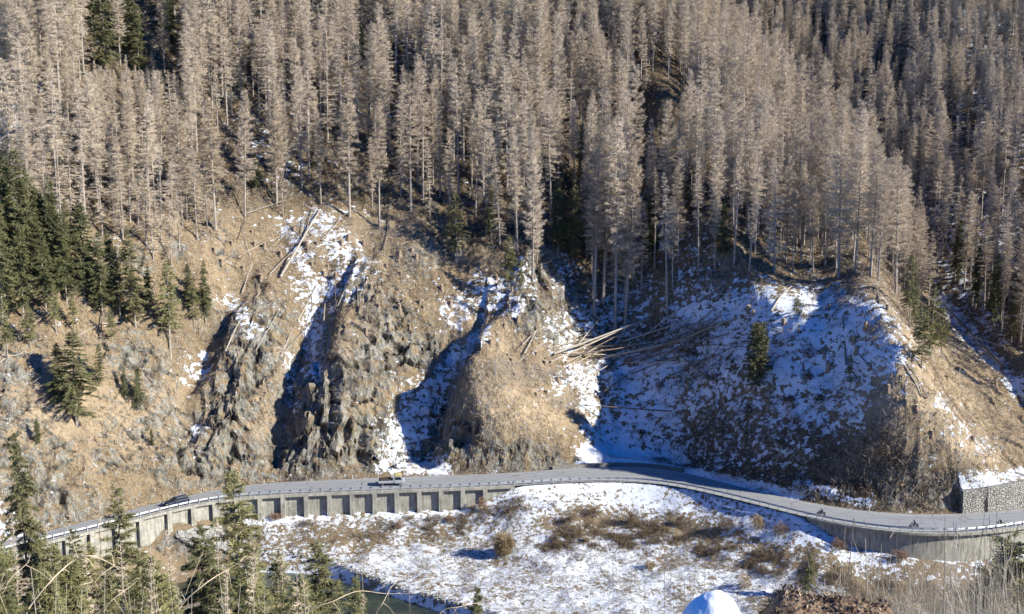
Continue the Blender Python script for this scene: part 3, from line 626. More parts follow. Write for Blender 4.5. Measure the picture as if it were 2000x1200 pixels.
# ---------------------------------------------------------------- trees
def norm(a): return a/np.maximum(np.linalg.norm(a, axis=-1, keepdims=True), 1e-9)
def tri_mesh(name, T):
    T = np.asarray(T, np.float32).reshape(-1, 3, 3); return mesh_np(name, T.reshape(-1, 3), np.arange(len(T)*3, dtype=np.int32).reshape(-1, 3))
def conifer(h, cb, rad, nl, seed, droop=.25, upt=.25, tl=.7, tw=.045, per=26, prof=.75, lw=.035, r0=.22, needles=False, gap=0., lean=0.):
    """(trunk tris, crown tris) of a conifer of height h, crown from cb*h up"""
    g_ = np.random.default_rng(seed)
    # trunk
    nz = 9; zz = np.linspace(-1.2, h, nz); bend = np.cumsum(g_.normal(0, .05, (nz, 2)), 0)*(np.maximum(zz, 0)/h)[:, None]; bend[:, 0] += lean*np.maximum(zz, 0)
    rr = r0*(1-np.maximum(zz, 0)/h)**.85+.012; rr[0] = rr[1]*1.3; T = []
    ang = np.linspace(0, 2*math.pi, 7)[:-1]; rings = np.stack([np.stack([bend[i, 0]+rr[i]*np.cos(ang), bend[i, 1]+rr[i]*np.sin(ang), np.full(6, zz[i])], -1) for i in range(nz)])
    for i in range(nz-1):
        for j in range(6):
            a, b, c, d = rings[i, j], rings[i, (j+1) % 6], rings[i+1, (j+1) % 6], rings[i+1, j]; T += [(a, b, c), (a, c, d)]
    trunk = np.array(T)
    bx, by = (lambda z: np.interp(z, zz, bend[:, 0])), (lambda z: np.interp(z, zz, bend[:, 1]))
    # limbs
    u = np.sort(g_.random(nl))**.9; hz = h*(cb+(.985-cb)*u); t = (h-hz)/(h*(1-cb))
    az = np.arange(nl)*2.399+g_.normal(0, .5, nl); L = rad*np.minimum(1, t*1.25+.03)**prof*(1-.25*sst(.7, 1, t))*g_.uniform(.6, 1.12, nl)
    if gap: L *= np.where(vn(hz*.35, np.cos(az)*1.2+5, np.sin(az)*1.2, seed) < gap, .35, 1)
    dead = (g_.random(nl) < .04)
    dirs = np.stack([np.cos(az), np.sin(az), np.zeros(nl)], -1); b0 = np.stack([bx(hz), by(hz), hz], -1)
    up0 = np.interp(t, [0, .3, 1], [.9, .25, -.10])+g_.normal(0, .06, nl)
    def P(s, i): return b0[i]+dirs[i]*(L[i]*s)[..., None]+np.array([0, 0, 1.])*((up0[i]*s-droop*s**2+upt*s**3*.6)*L[i])[..., None]
    C = []; S = [0, .35, .7, 1.]; idx = np.arange(nl); side = np.cross(dirs, [0, 0, 1.])
    for a in range(3):
        p, q = P(np.full(nl, S[a]), idx), P(np.full(nl, S[a+1]), idx); wa = lw*(1-S[a]*.85); wb = lw*(1-S[a+1]*.85)
        for wv in (side, np.tile([0, 0, 1.], (nl, 1))):
            C.append(np.stack([p-wv*wa, p+wv*wa, q+wv*wb], 1)); C.append(np.stack([p-wv*wa, q+wv*wb, q-wv*wb], 1))
    # twigs
    cnt = np.maximum(4, (L*per)).astype(int); ti = np.repeat(idx, cnt); n = len(ti); s = g_.random(n)**.8*.92+.08; p = P(s, ti)
    sg = np.where(g_.random(n) < .5, -1, 1.); spread = g_.uniform(.35, 1.25, n)
    tdir = norm(dirs[ti]*np.cos(spread)[:, None]+side[ti]*(sg*np.sin(spread))[:, None]+np.stack([np.zeros(n), np.zeros(n), g_.normal(.05 if not needles else -.15, .42, n)], -1))
    ln = tl*(1.05-.55*s)*g_.uniform(.5, 1.3, n)*np.minimum(1, L[ti]/rad*1.5+.25)
    wd = norm(np.cross(tdir, g_.normal(0, 1, (n, 3))))*(tw*g_.uniform(.6, 1.4, n))[:, None]
    e = p+tdir*ln[:, None]; C.append(np.stack([p-wd, p+wd, e], 1))
    # second-order twigs
    m2 = g_.random(n) < .8; p2 = (p+(e-p)*g_.uniform(.2, .9, n)[:, None])[m2]; k2 = len(p2)
    d2 = norm(tdir[m2]+g_.normal(0, .8, (k2, 3))+np.array([0, 0, -.25 if needles else .1])); w2 = norm(np.cross(d2, g_.normal(0, 1, (k2, 3))))*(tw*.8)
    C.append(np.stack([p2-w2, p2+w2, p2+d2*(tl*.55*g_.uniform(.5, 1.2, k2))[:, None]], 1))
    # dead sticks on the bare lower trunk
    nd = int(nl*.35)
    if cb > .15:
        hz2 = g_.uniform(.08*h, cb*h*1.1, nd); a2 = g_.random(nd)*6.28; l2 = g_.uniform(.3, 1.5, nd)*rad/2.6; q0 = np.stack([bx(hz2), by(hz2), hz2], -1)
        dd = np.stack([np.cos(a2), np.sin(a2), g_.normal(-.15, .2, nd)], -1); sd_ = np.array([0, 0, .022]); C.append(np.stack([q0-sd_, q0+sd_, q0+dd*l2[:, None]], 1))
    tip = np.array([[[bx(h)-.03, by(h), h-.6], [bx(h)+.03, by(h), h-.6], [bx(h), by(h), h+.25]]]); C.append(tip)
    return trunk, np.concatenate(C)
M_ltrunk = foliage('larch_bark', (.24, .20, .165), (.40, .35, .30), scale=.8)
M_lcrown = foliage('larch_twigs', (.62, .495, .355), (.43, .335, .235), (.72, .60, .46), .35)
M_gtrunk = foliage('spruce_bark', (.25, .21, .17), (.36, .32, .26))
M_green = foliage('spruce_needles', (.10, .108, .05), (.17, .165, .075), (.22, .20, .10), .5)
M_olive = foliage('olive_needles', (.20, .19, .085), (.28, .25, .12), (.15, .155, .065), .5)
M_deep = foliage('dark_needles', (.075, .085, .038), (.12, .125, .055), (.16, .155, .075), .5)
LIB = {}
def lib(key, n, mt, mc, **kw):
    LIB[key] = []
    for i in range(n):
        kk = dict(kw); kk['rad'] *= (1, .82, 1.12, .92, 1.05)[i % 5]; kk['droop'] += (0, .12, -.05, .2, .05)[i % 5]; kk['cb'] *= (1, 1.25, .75, 1.1, .9)[i % 5]; t_, c_ = conifer(seed=hash_(key)+i*17, **kk); a, b = tri_mesh(key+'_trunk', t_), tri_mesh(key+'_crown', c_); a.materials.append(mt); b.materials.append(mc); LIB[key].append((a, b))
def hash_(s): return sum(ord(c)*(i+3) for i, c in enumerate(s))
lib('larch', 5, M_ltrunk, M_lcrown, h=26, cb=.27, rad=2.35, nl=150, droop=.10, upt=.40, tl=.85, tw=.017, per=50, prof=.55, gap=.30, lw=.045)
lib('slim_larch', 3, M_ltrunk, M_lcrown, h=26, cb=.36, rad=2.0, nl=110, droop=.25, upt=.3, tl=.7, tw=.016, per=44, prof=.6, gap=.35, lw=.045)
lib('low_larch', 2, M_ltrunk, M_lcrown, h=26, cb=.10, rad=3.2, nl=130, droop=.35, upt=.45, tl=.85, tw=.016, per=32, gap=.42, lw=.05)
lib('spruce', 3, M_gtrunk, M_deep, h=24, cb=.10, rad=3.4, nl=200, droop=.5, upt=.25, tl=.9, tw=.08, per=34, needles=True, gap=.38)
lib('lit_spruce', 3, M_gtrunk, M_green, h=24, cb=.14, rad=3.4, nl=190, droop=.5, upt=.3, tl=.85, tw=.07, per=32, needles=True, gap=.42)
lib('thin_spruce', 3, M_gtrunk, M_olive, h=14, cb=.22, rad=1.9, nl=120, droop=.35, upt=.2, tl=.55, tw=.06, per=26, needles=True, gap=.35, r0=.11)
lib('near_spruce', 3, M_gtrunk, M_green, h=30, cb=.22, rad=4.0, nl=210, droop=.7, upt=.45, tl=.75, tw=.042, per=68, needles=True, gap=.42, r0=.24)
lib('near_sparse', 3, M_ltrunk, M_lcrown, h=22, cb=.25, rad=1.7, nl=130, droop=.3, upt=.3, tl=.5, tw=.012, per=26, gap=.35, r0=.13)
lib('near_olive', 2, M_gtrunk, M_olive, h=22, cb=.15, rad=3.6, nl=170, droop=.5, upt=.3, tl=.72, tw=.036, per=58, needles=True, gap=.4, r0=.17)
BASEH = dict(larch=26, slim_larch=26, low_larch=26, spruce=24, lit_spruce=24, thin_spruce=14, near_spruce=30, near_sparse=22, near_olive=22)
def tree(key, name, p, h, label, cat, group=None, wide=1.0, var=None):
    var = int(rng.integers(len(LIB[key]))) if var is None else var
    r_ = empty(name, p, float(rng.random()*6.28)); s = h/BASEH[key]; r_.scale = (s*wide*rng.uniform(.85, 1.2), s*wide*rng.uniform(.85, 1.2), s); r_.rotation_euler = (rng.normal(0, .022), rng.normal(0, .022), r_.rotation_euler[2]); tag(r_, label, cat, group)
    link('trunk', LIB[key][var][0], parent=r_); link('crown', LIB[key][var][1], parent=r_); return r_

# forest of bare larches: where they root, as outlines on the ground
def inpoly(px, py, P):
    r_ = np.zeros(np.shape(px), bool); n = len(P)
    for i in range(n):
        x1, y1 = P[i]; x2, y2 = P[(i+1) % n]; c_ = (y1 > py) != (y2 > py); r_ ^= c_ & (px < (x2-x1)*(py-y1)/((y2-y1) if y2 != y1 else 1e-9)+x1)
    return r_
FOR = [(-160, -120), (-160, 420), (60, 470), (330, 480), (440, 440), (560, 395), (640, 405), (760, 418), (850, 440), (900, 480), (1030, 520), (1080, 480), (1140, 590), (1230, 620), (1290, 590), (1400, 560), (1500, 545), (1640, 530), (1740, 560), (1790, 600), (1830, 560), (1990, 690), (2200, 800), (2250, -120)]
cand = []
N = 24000
cx_ = rng.uniform(-150, 190, N); cy_ = rng.uniform(205, 520, N); cz_ = base(cx_, cy_); qx, qy = proj(cx_, cy_, cz_)
ok = inpoly(qx, qy, FOR) & (qx > -150) & (qx < 2150)
_, sideA, _ = seg_dist(cx_, cy_, AX); dA, _, _ = seg_dist(cx_, cy_, AX)
ok &= ~((dA < 5) & (cz_ < 60)) & ~((dA < 13) & (cz_ > 45))
far = sideA > 0
vis = []
from collections import defaultdict
grid = defaultdict(list); pick = []
for i in np.where(ok)[0]:
    x, y = cx_[i], cy_[i]; mind = 2.8 if not far[i] else 3.5
    if qy[i] < -20: mind = 5.5
    if qy[i] > 330 and not far[i]: mind = 3.5 if qx[i] > 1130 else 3.7
    kx, ky = int(x//4), int(y//4)
    if all((x-a)**2+(y-b)**2 > mind*mind for gx_ in (-2, -1, 0, 1, 2) for gy_ in (-2, -1, 0, 1, 2) for a, b in grid[(kx+gx_, ky+gy_)]):
        grid[(kx, ky)].append((x, y)); pick.append(i)
pick = [i for i in pick if vn(cx_[i]/13, cy_[i]/13, 0, 33) > .23]
# hidden from the camera by the ground? keep a few only
def seen(x, y, z, h):
    for hh in (h*.95, h*.5):
        o_ = Vector((0, 0, CAMZ)); t_ = Vector((x, y, z+hh)); d_ = (t_-o_); q = BV.ray_cast(o_, d_.normalized(), d_.length-.5)
        if q[0] is None: return True
    return False
recs = []
for i in pick:
    x, y = float(cx_[i]), float(cy_[i]); z = gz(x, y); h = float(np.clip(rng.normal(25, 5), 11, 34)) * (.92 if far[i] else 1)
    if z > 200 or not seen(x, y, z, h): continue
    px_, py_ = proj(x, y, z); tx, ty = proj(x, y, z+h)
    if py_ < -70: continue
    if 165 < px_ < 355 and ty < 122 and py_ > 20:
        if py_ < 150 and rng.random() < .9: continue
        h = max(7., h*(py_-135)/(py_-ty)) if py_ > 150 else h; ty = proj(x, y, z+h)[1]
    if 1080 < px_ < 1150 and ty < 480 and py_ > 505: continue
    if not far[i] and 1700 < px_ and py_ > 470 and rng.random() < .45: continue
    recs.append((x, y, z, h, float(px_), float(py_), bool(far[i]), float(py_-ty)))
recs.sort(key=lambda r: -(r[5]+.6*r[7]-.0*r[4]))
print('forest trees', len(recs))
EVG = [(215, 130, 70, 'd'), (190, 110, 40, 'd'), (300, 90, 50, 'd'), (258, 140, 40, 'd'), (340, 60, 30, 'd'), (980, 150, 30, 'd')]
def zone(px, py, fr):
    if fr: return ('bare larch on the shaded slope beyond the snowy side gully', 'bare larches beyond the side gully')
    if px < 420: return ('bare tan larch in the stand above the dark green spruces', 'bare larches above the spruces')
    if px < 900: return ('bare tan larch in the dense stand above the brown clearing', 'bare larches above the clearing')
    if px < 1180: return ('bare tan larch in the stand above the grassy knob', 'bare larches above the knob')
    return ('bare grey larch in the stand above the shaded snow bowl', 'bare larches above the snow bowl')
NIND = 262
for q, (x, y, z, h, px_, py_, fr, ph) in enumerate(recs[:NIND]):
    lab, grp = zone(px_, py_, fr); rr_ = rng.random()
    if px_ < 430 and py_ > 250: rr_ = .4+rr_*.6 if rr_ < .5 else .9
    key = 'larch' if rr_ < .62 else ('slim_larch' if rr_ < .85 else 'low_larch')
    tree(key, 'larch_tree', (x, y, z-.1), h, lab, 'larch', grp)
rest = recs[NIND:]
# the rest of the wood, one object: points carrying the same trunks and crowns
me = bpy.data.meshes.new('larch_wood'); me.vertices.add(len(rest)); me.vertices.foreach_set('co', np.array([[r[0], r[1], r[2]-.1] for r in rest], np.float32).ravel())
fattr(me, 'siz', [r[3]/26 for r in rest]); fattr(me, 'rot', rng.random(len(rest))*6.28); a = me.attributes.new('pick', 'INT', 'POINT'); a.data.foreach_set('value', rng.integers(0, 8, len(rest)).astype(np.int32))
wood = link('larch_wood', me); tag(wood, 'dense wood of bare tan larches filling the upper mountainside', 'wood', kind='stuff')
def instancer(o, pairs):
    """geometry nodes: each point shows one of the meshes of PAIRS (objects already in the scene)"""
    ng = bpy.data.node_groups.new(o.name, 'GeometryNodeTree'); ng.interface.new_socket('Geometry', in_out='INPUT', socket_type='NodeSocketGeometry'); ng.interface.new_socket('Geometry', in_out='OUTPUT', socket_type='NodeSocketGeometry')
    N_ = ng.nodes.new; gi, go = N_('NodeGroupInput'), N_('NodeGroupOutput'); join = N_('GeometryNodeJoinGeometry')
    def named(nm, ty):
        q = N_('GeometryNodeInputNamedAttribute'); q.data_type = ty; q.inputs['Name'].default_value = nm; return q.outputs['Attribute']
    comb = N_('ShaderNodeCombineXYZ'); ng.links.new(named('rot', 'FLOAT'), comb.inputs[2])
    fin = N_('GeometryNodeJoinGeometry')
    for objs in pairs:
        gti = N_('GeometryNodeGeometryToInstance')
        chain = []
        jn = N_('GeometryNodeJoinGeometry')
        for ob in reversed(objs):
            oi = N_('GeometryNodeObjectInfo'); oi.transform_space = 'ORIGINAL'; oi.inputs['Object'].default_value = ob; oi.inputs['As Instance'].default_value = True
            ng.links.new(oi.outputs['Geometry'], jn.inputs[0])
        iop = N_('GeometryNodeInstanceOnPoints'); iop.inputs['Pick Instance'].default_value = True
        ng.links.new(gi.outputs[0], iop.inputs['Points']); ng.links.new(jn.outputs[0], iop.inputs['Instance']); ng.links.new(named('pick', 'INT'), iop.inputs['Instance Index'])
        ng.links.new(comb.outputs[0], iop.inputs['Rotation']); ng.links.new(named('siz', 'FLOAT'), iop.inputs['Scale']); ng.links.new(iop.outputs[0], fin.inputs[0])
    ng.links.new(fin.outputs[0], go.inputs[0]); md = o.modifiers.new('points', 'NODES'); md.node_group = ng
src = defaultdict(dict)
for o in col.objects:
    if o.type == 'MESH' and o.parent and o.parent.name.startswith('larch_tree'): src[o.data.name.split('_')[-1].split('.')[0]].setdefault(o.data.name, o)
tk = sorted(src['trunk'].keys()); ckk = sorted(src['crown'].keys())
tks = [src['trunk'][k_] for k_ in tk][:8]; cks = [src['crown'][k_] for k_ in ckk][:8]
instancer(wood, [tks, cks])

# single trees read off the photograph: base pixel, top pixel y
def single(key, px, py, pyt, label, cat, name='spruce_tree', group=None, wide=1.0, var=None):
    p = at(px, py); dep = p.y*CP-(p.z-CAMZ)*SP; h = (py-pyt)/F*dep*1.03; z = gz(p.x, p.y); return tree(key, name, (p.x, p.y, z-.15), h, label, cat, group, wide, var)
for px, py, t_, lab in [(478, 425, 185, 'tall bare larch with a pale straight trunk standing alone above the stump clearing'), (421, 450, 200, 'bare larch with a pale trunk at the wood edge above the bright rock scar'), (541, 392, 160, 'tall bare larch at the upper lip of the clearing, its trunk bright against dark shade'),
                        (553, 425, 330, 'short dead larch with long drooping limbs at the top of the clearing'), (683, 424, 150, 'bare larch rooted in the lower fringe of dark shade above the stump field'), (741, 441, 200, 'bare larch with a sunlit trunk over the leaning snag'),
                        (1160, 615, 250, 'very tall bare silver larch on the left side of the snow gully'), (1178, 590, 270, 'bare silver larch close behind the tallest one by the snow gully'), (1202, 640, 240, 'bare silver larch at the head of the fallen trunks'), (1221, 632, 300, 'bare larch with a dark lower trunk standing over the fallen trunks'),
                        (1303, 610, 345, 'bare grey larch with a pointed crown in the shaded bowl'), (1040, 550, 270, 'bare larch on the shaded snowy shoulder left of the green spruces'), (1750, 575, 300, 'bare larch at the sunlit crest of the right-hand spur'), (1638, 545, 260, 'bare larch at the crest with its trunk in front of yellow grass'), (1700, 540, 270, 'bare larch on the sunlit crest between two thinner neighbours'),
                        (1812, 640, 455, 'pale ghostly bare larch on the sunlit flank above the side gully'), (1797, 610, 470, 'slim pale bare larch behind the ghostly one above the side gully')]:
    single('larch' if t_ < 330 else 'slim_larch', px, py, t_, lab, 'larch', 'larch_tree')
for px, py, t_, key, wd, lab in [
    (250, 115, -60, 'spruce', 1.3, 'broad dark spruce in the green clump at the top of the wood'), (205, 150, -20, 'lit_spruce', 1.4, 'widest sunlit spruce in the green clump at the top of the wood'), (330, 90, -60, 'spruce', 1.2, 'dark spruce at the shaded edge of the top green clump'), (272, 150, 15, 'lit_spruce', 1.0, 'short rounded spruce below the dark ones in the top clump'), (180, 60, -70, 'spruce', 1.1, 'dark spruce behind the widest one in the top clump'),
    (20, 60, -60, 'lit_spruce', 1., 'green spruce in the topmost corner of the wood'), (365, 50, -80, 'spruce', 1., 'dark spruce furthest up in the top clump'),
    (-12, 560, 280, 'lit_spruce', 1.1, 'tall spruce cut by the edge of the view in the left-hand stand'), (35, 570, 300, 'lit_spruce', 1.1, 'tallest full spruce of the left-hand stand'), (75, 540, 370, 'spruce', 1.1, 'dark spruce between the two tallest of the left-hand stand'), (5, 640, 400, 'lit_spruce', 1., 'spruce low on the far left behind the brown larches'),
    (130, 590, 420, 'lit_spruce', 1.15, 'full spruce with a broad skirt left of the shaded gap'), (115, 560, 350, 'spruce', 1., 'dark spruce in the middle of the left-hand stand'), (165, 585, 400, 'spruce', 1., 'dark spruce in the shaded gap of the left-hand stand'), (200, 615, 455, 'lit_spruce', 1., 'spruce over the thin trunks above the arched dead branch'), (265, 640, 450, 'lit_spruce', 1.25, 'bushy spruce casting a black shadow beside the arched branch'),
    (290, 610, 520, 'spruce', 1.2, 'small dark spruce in the shade of its bushy neighbour'), (333, 690, 510, 'thin_spruce', 1.5, 'slender green spruce with a long bare lower trunk'), (372, 600, 515, 'spruce', 1.2, 'compact dark spruce near the yellow lichen patch'), (402, 640, 510, 'lit_spruce', .9, 'green spruce with a pale trunk at the edge of the rock cleft'), (380, 640, 540, 'thin_spruce', 1.2, 'thin young spruce between two darker ones by the rock cleft'),
    (110, 650, 555, 'thin_spruce', 1.5, 'young sparse spruce with a pale trunk before the left-hand stand'), (60, 680, 590, 'thin_spruce', 1.6, 'brownish young spruce before the left-hand stand'), (15, 700, 590, 'thin_spruce', 1.5, 'olive young spruce at the far left below the tall stand'), (145, 650, 570, 'thin_spruce', 1.2, 'second young spruce beside the pale trunked one'),
    (150, 830, 645, 'lit_spruce', 1.5, 'large sunlit spruce standing alone on the orange scree slope'), (115, 790, 670, 'spruce', 1.3, 'dark spruce joined to the large one on the scree slope'), (195, 755, 670, 'lit_spruce', 1.2, 'medium spruce just up the slope from the pair on the scree'), (270, 800, 715, 'lit_spruce', 1.2, 'small bushy spruce alone on the rocks beside the scree'), (245, 780, 715, 'spruce', 1., 'small dark spruce touching the bushy one on the rocks'), (220, 670, 600, 'thin_spruce', 1.2, 'tiny spruce below the arched dead branch'),
    (75, 870, 815, 'spruce', 1.4, 'low dark spruce on the lower scree above the road'), (297, 870, 838, 'spruce', 1.3, 'little green spruce bush on the rock above the car'), (455, 905, 880, 'spruce', 1.5, 'little dark spruce at the foot of the rock rib'),
    (1118, 515, 355, 'lit_spruce', 1.0, 'brightest green spruce in front of the dark gully'), (1090, 500, 350, 'spruce', 1.0, 'darker green spruce left of the brightest one at the gully'), (1105, 490, 395, 'spruce', 1., 'short dark spruce hidden between the two gully spruces'), (990, 330, 235, 'lit_spruce', .9, 'small green spruce glowing among bare larches'), (1135, 380, 245, 'lit_spruce', .8, 'olive spruce half hidden in the larches above the gully'),
    (860, 350, 290, 'thin_spruce', 1.1, 'faint green young spruce inside the larches above the clearing'), (893, 505, 375, 'thin_spruce', 1.3, 'yellow green young spruce at the wood edge above the crags'), (878, 480, 400, 'thin_spruce', 1.2, 'second yellow green young spruce over the crags'), (994, 570, 460, 'thin_spruce', 1.4, 'layered young conifer standing in the snowy shoulder'), (1016, 590, 505, 'thin_spruce', 1., 'thin bare young conifer beside the layered one'),
    (1585, 400, 325, 'thin_spruce', 1.5, 'bright green treetop lit among the shaded larches'), (1500, 130, 40, 'lit_spruce', .9, 'olive spruce at the edge of the dark side valley'), (1780, 150, 50, 'lit_spruce', .9, 'green spruce high on the far slope'), (1960, 100, 10, 'spruce', 1., 'dark spruce in the upper corner of the far slope'), (1555, 615, 575, 'thin_spruce', 2.0, 'small green conifer at the upper rim of the snow bowl'),
    (1776, 640, 500, 'thin_spruce', 1.2, 'young green conifer at the crest above the side gully'), (1815, 690, 560, 'thin_spruce', 1.4, 'feathery young conifer on the sunlit flank of the spur'), (1800, 720, 590, 'thin_spruce', 1.3, 'second feathery young conifer lower on the sunlit flank'), (1838, 700, 600, 'thin_spruce', 1.4, 'olive young conifer nearest to the side gully'), (1790, 660, 560, 'thin_spruce', 1.2, 'thin olive conifer behind the feathery pair'),
    (1975, 670, 560, 'lit_spruce', 1.2, 'green spruce at the right edge beyond the snowy gully'), (1940, 640, 500, 'spruce', 1., 'dark spruce on the shaded bank beyond the snowy gully'), (1905, 610, 470, 'spruce', .9, 'dark spruce nearest to the gully on its shaded bank'), (1995, 600, 470, 'spruce', 1., 'dark spruce behind the green one at the right edge'), (1870, 560, 430, 'spruce', .9, 'dark spruce in the middle of the far shaded slope'),
    (1660, 760, 690, 'thin_spruce', 1.2, 'thin brown conifer sapling standing in the snow bowl'), (1578, 1168, 1078, 'near_olive', 1.6, 'pale olive bushy conifer on the snowy flat below the bend wall')]:
    single(key, px, py, t_, lab, 'spruce', wide=wd)
# the rounded spruce in the snow bowl is broad and bushy to the ground
p = at(1480, 748); t_, c_ = conifer(h=10, cb=.0, rad=3.2, nl=220, seed=99, droop=.1, upt=.1, tl=.55, tw=.075, per=30, prof=.45, needles=True, r0=.2, gap=.15)
r_ = empty('spruce_tree', (p.x, p.y, gz(p.x, p.y)-.3)); tag(r_, 'broad rounded dark spruce standing by itself in the snow bowl', 'spruce'); link('trunk', tri_mesh('bowl_spruce_trunk', t_), M_gtrunk, r_); link('crown', tri_mesh('bowl_spruce_crown', c_), M_green, r_)
r_.scale = (1, 1, 1.22)
# near trees on the camera's bank: crown top pixel, distance, height
def near(key, px, pyt, dist, h, label, cat='spruce', name='spruce_tree', wide=1., var=None, group=None):
    dx, dy, dz = ray(px, pyt); t = dist/dy; x, y, z = dx*t, dist, CAMZ+dz*t; zg = gz(x, y)-.2; tree(key, name, (x, y, zg), z-zg, label, cat, group, wide, var)
for a in [('near_spruce', 42, 835, 78, 30, 'tallest near spruce with a long pale trunk, in front of the road', .95), ('near_spruce', 235, 945, 84, 30, 'narrow near spruce in front of the guardrail left of the dark car', .9), ('near_olive', 455, 912, 98, 30, 'near olive spruce with a pale trunk crossing the buttressed wall', 1.0), ('near_spruce', 395, 1015, 96, 30, 'near green spruce in front of the stone rubble and the car', 1.15),
          ('near_spruce', 630, 1048, 82, 30, 'near green spruce standing over the river bank by the white flat', 1.35), ('near_spruce', 912, 1140, 84, 30, 'small near spruce tip poking up at the river bend', 1.0), ('near_spruce', 120, 1035, 74, 30, 'dark near spruce tip just below the road on the left', 1.0), ('near_olive', 150, 1070, 70, 30, 'near olive spruce thicket tree left of the arching stem', 1.2),
          ('near_olive', 290, 1090, 78, 30, 'near olive spruce to the left of the river gap', 1.2), ('near_spruce', 10, 1085, 62, 30, 'dark near spruce at the bottom left corner', 1.0), ('near_olive', 540, 1075, 88, 30, 'near olive spruce between the pale trunk and the bank spruce', 1.2), ('near_olive', 480, 1080, 80, 30, 'low olive spruce beneath the pale trunked one', 1.2), ('near_spruce', 80, 1090, 66, 30, 'near green spruce under the tallest near one', 1.1), ('near_spruce', 200, 1110, 66, 30, 'near green spruce behind the arching stem', 1.2), ('near_olive', 350, 1150, 64, 30, 'olive spruce tip beside the snow patch at the bottom', 1.1),
          ('near_spruce', 1975, 1035, 60, 30, 'large dark spruce at the lower right corner behind bare stems', 1.7), ('near_spruce', 1920, 1080, 58, 30, 'dark spruce beside the large corner one behind bare stems', 1.5), ('near_spruce', 2020, 1045, 56, 30, 'dark spruce at the very edge in the lower right corner', 1.5), ('near_spruce', 1870, 1150, 56, 30, 'low dark spruce among the bare stems at lower right', 1.2), ('near_spruce', 560, 1150, 70, 30, 'green spruce tip at the bottom between two taller ones', 1.1)]:
    near(a[0], a[1], a[2], a[3], a[4], a[5], wide=a[6])
for a in [('near_sparse', 182, 940, 88, 'bare thin larch with pale trunk standing between the two left near spruces'), ('near_sparse', 232, 1060, 60, 'bare twiggy larch in front of the narrow near spruce'), ('near_sparse', 447, 1110, 62, 'bare twiggy larch beside the snow patch at the bottom'), ('near_sparse', 545, 1055, 86, 'bare pale larch top beside the white river bank')]:
    near(a[0], a[1], a[2], a[3], 20, a[4], 'larch', 'larch_tree', .8)
#@@DETAIL

# ---------------------------------------------------------------- dry grass, brushwood, tussocks
pzx, pzy = proj(VX, VY, VZ); inview = (pzx > -120) & (pzx < 2120) & (pzy > -40) & (pzy < 1230)
Vf = np.stack([VX, VY, VZ], -1).reshape(-1, 3)
Zy2, Zx2 = np.gradient(VZ, axis=0), np.gradient(VZ, axis=1); Xx = np.gradient(VX, axis=1); Yy = np.gradient(VY, axis=0)
NRM = norm(np.stack([-Zx2/np.maximum(Xx, .05), -Zy2/np.maximum(Yy, .05), np.ones_like(VZ)], -1)).reshape(-1, 3)
NRM = norm(NRM*np.array([1, 1, 1.]))
area = (np.gradient(gx)[None, :]*np.gradient(gy)[:, None])*nl
def pick_pts(wt, n):
    p_ = (wt*area*inview).ravel(); p_ = p_/p_.sum(); i_ = rng.choice(len(p_), n, p=p_); q = Vf[i_]+rng.uniform(-.5, .5, (n, 3))*np.array([.45, .45, .05]); return q, NRM[i_]
def blades(q, n_, K, ln, wd, lie, drop_, jit):
    """K thin blades from each root q"""
    m = len(q); Q = np.repeat(q, K, 0); NN = np.repeat(n_, K, 0); M_ = len(Q); Q = Q+rng.normal(0, jit, (M_, 3))*np.array([1, 1, .5])-NN*.05
    sc1 = np.repeat(rng.uniform(.6, 1.35, m), K)
    tang = rng.normal(0, 1, (M_, 3)); tang -= NN*(tang*NN).sum(1)[:, None]; tang = norm(tang)
    d = norm(NN*(1-lie)*rng.uniform(.3, 1, M_)[:, None]+tang*lie+np.array([0, 0, .35*(1-lie)])); l_ = (ln*rng.uniform(.5, 1.3, M_)*sc1)[:, None]
    mid = Q+d*l_*.55; end = Q+d*l_+np.array([0, 0, -1.])*l_*drop_
    w_ = norm(np.cross(d, rng.normal(0, 1, (M_, 3))))*wd*rng.uniform(.6, 1.4, M_)[:, None]
    return np.concatenate([np.stack([Q-w_, Q+w_, mid+w_*.6], 1), np.stack([Q-w_, mid+w_*.6, mid-w_*.6], 1), np.stack([mid-w_*.6, mid+w_*.6, end], 1)])
def strawmat(name, a, b, c3, s1=.9, s2=14):
    k = NB(name, .95, .08); x_ = k.mix(k.mr(k.noise(s1, 4, .7), .35, .65), a, b); return k.out(k.mix(k.mr(k.noise(s2, 1), .5, .72), x_, c3))
M_straw = strawmat('dry_grass', (.25, .18, .11), (.42, .315, .205), (.56, .46, .33)); M_twig = strawmat('brushwood', (.21, .165, .12), (.39, .325, .25), (.56, .49, .40)); M_tuss = strawmat('tussock', (.26, .20, .12), (.38, .30, .185), (.17, .12, .075)); M_darkb = strawmat('dark_brush', (.035, .026, .02), (.10, .07, .05), (.20, .155, .11))
def stuff(name, T, mat, label=None):
    o = link(name, tri_mesh(name, T), mat); tag(o, kind='stuff', label=label, cat=name.replace('_', ' ')); return o
snm = np.clip(MK['snow'], 0, 1); slope_ok = (d_up > .9) & (VY < 330)
nz1 = fbm(GX/6, GY/6, Z/6, 3, 101); nz2 = fbm(GX/3, GY/3, Z/3, 3, 131)
low = sst(300, 255, GY)
wg = slope_ok*(1-.85*snm)*(.25+.75*low)*(.3+sst(.4, .6, nz2))*(1-.85*np.clip(rockw, 0, 1))
q, n_ = pick_pts(wg, 60000); stuff('dry_grass', blades(q, n_, 6, .60, .045, .62, .42, .16), M_straw, 'tan dry grass hanging down the sunlit slopes')
wb = slope_ok*low*(1-.8*snm)*(.15+1.2*sst(.48, .62, nz1)+1.2*np.clip(MK['dark'], 0, 1)*.5)*(1-.6*np.clip(rockw, 0, 1)*sst(.6, .4, nz2))
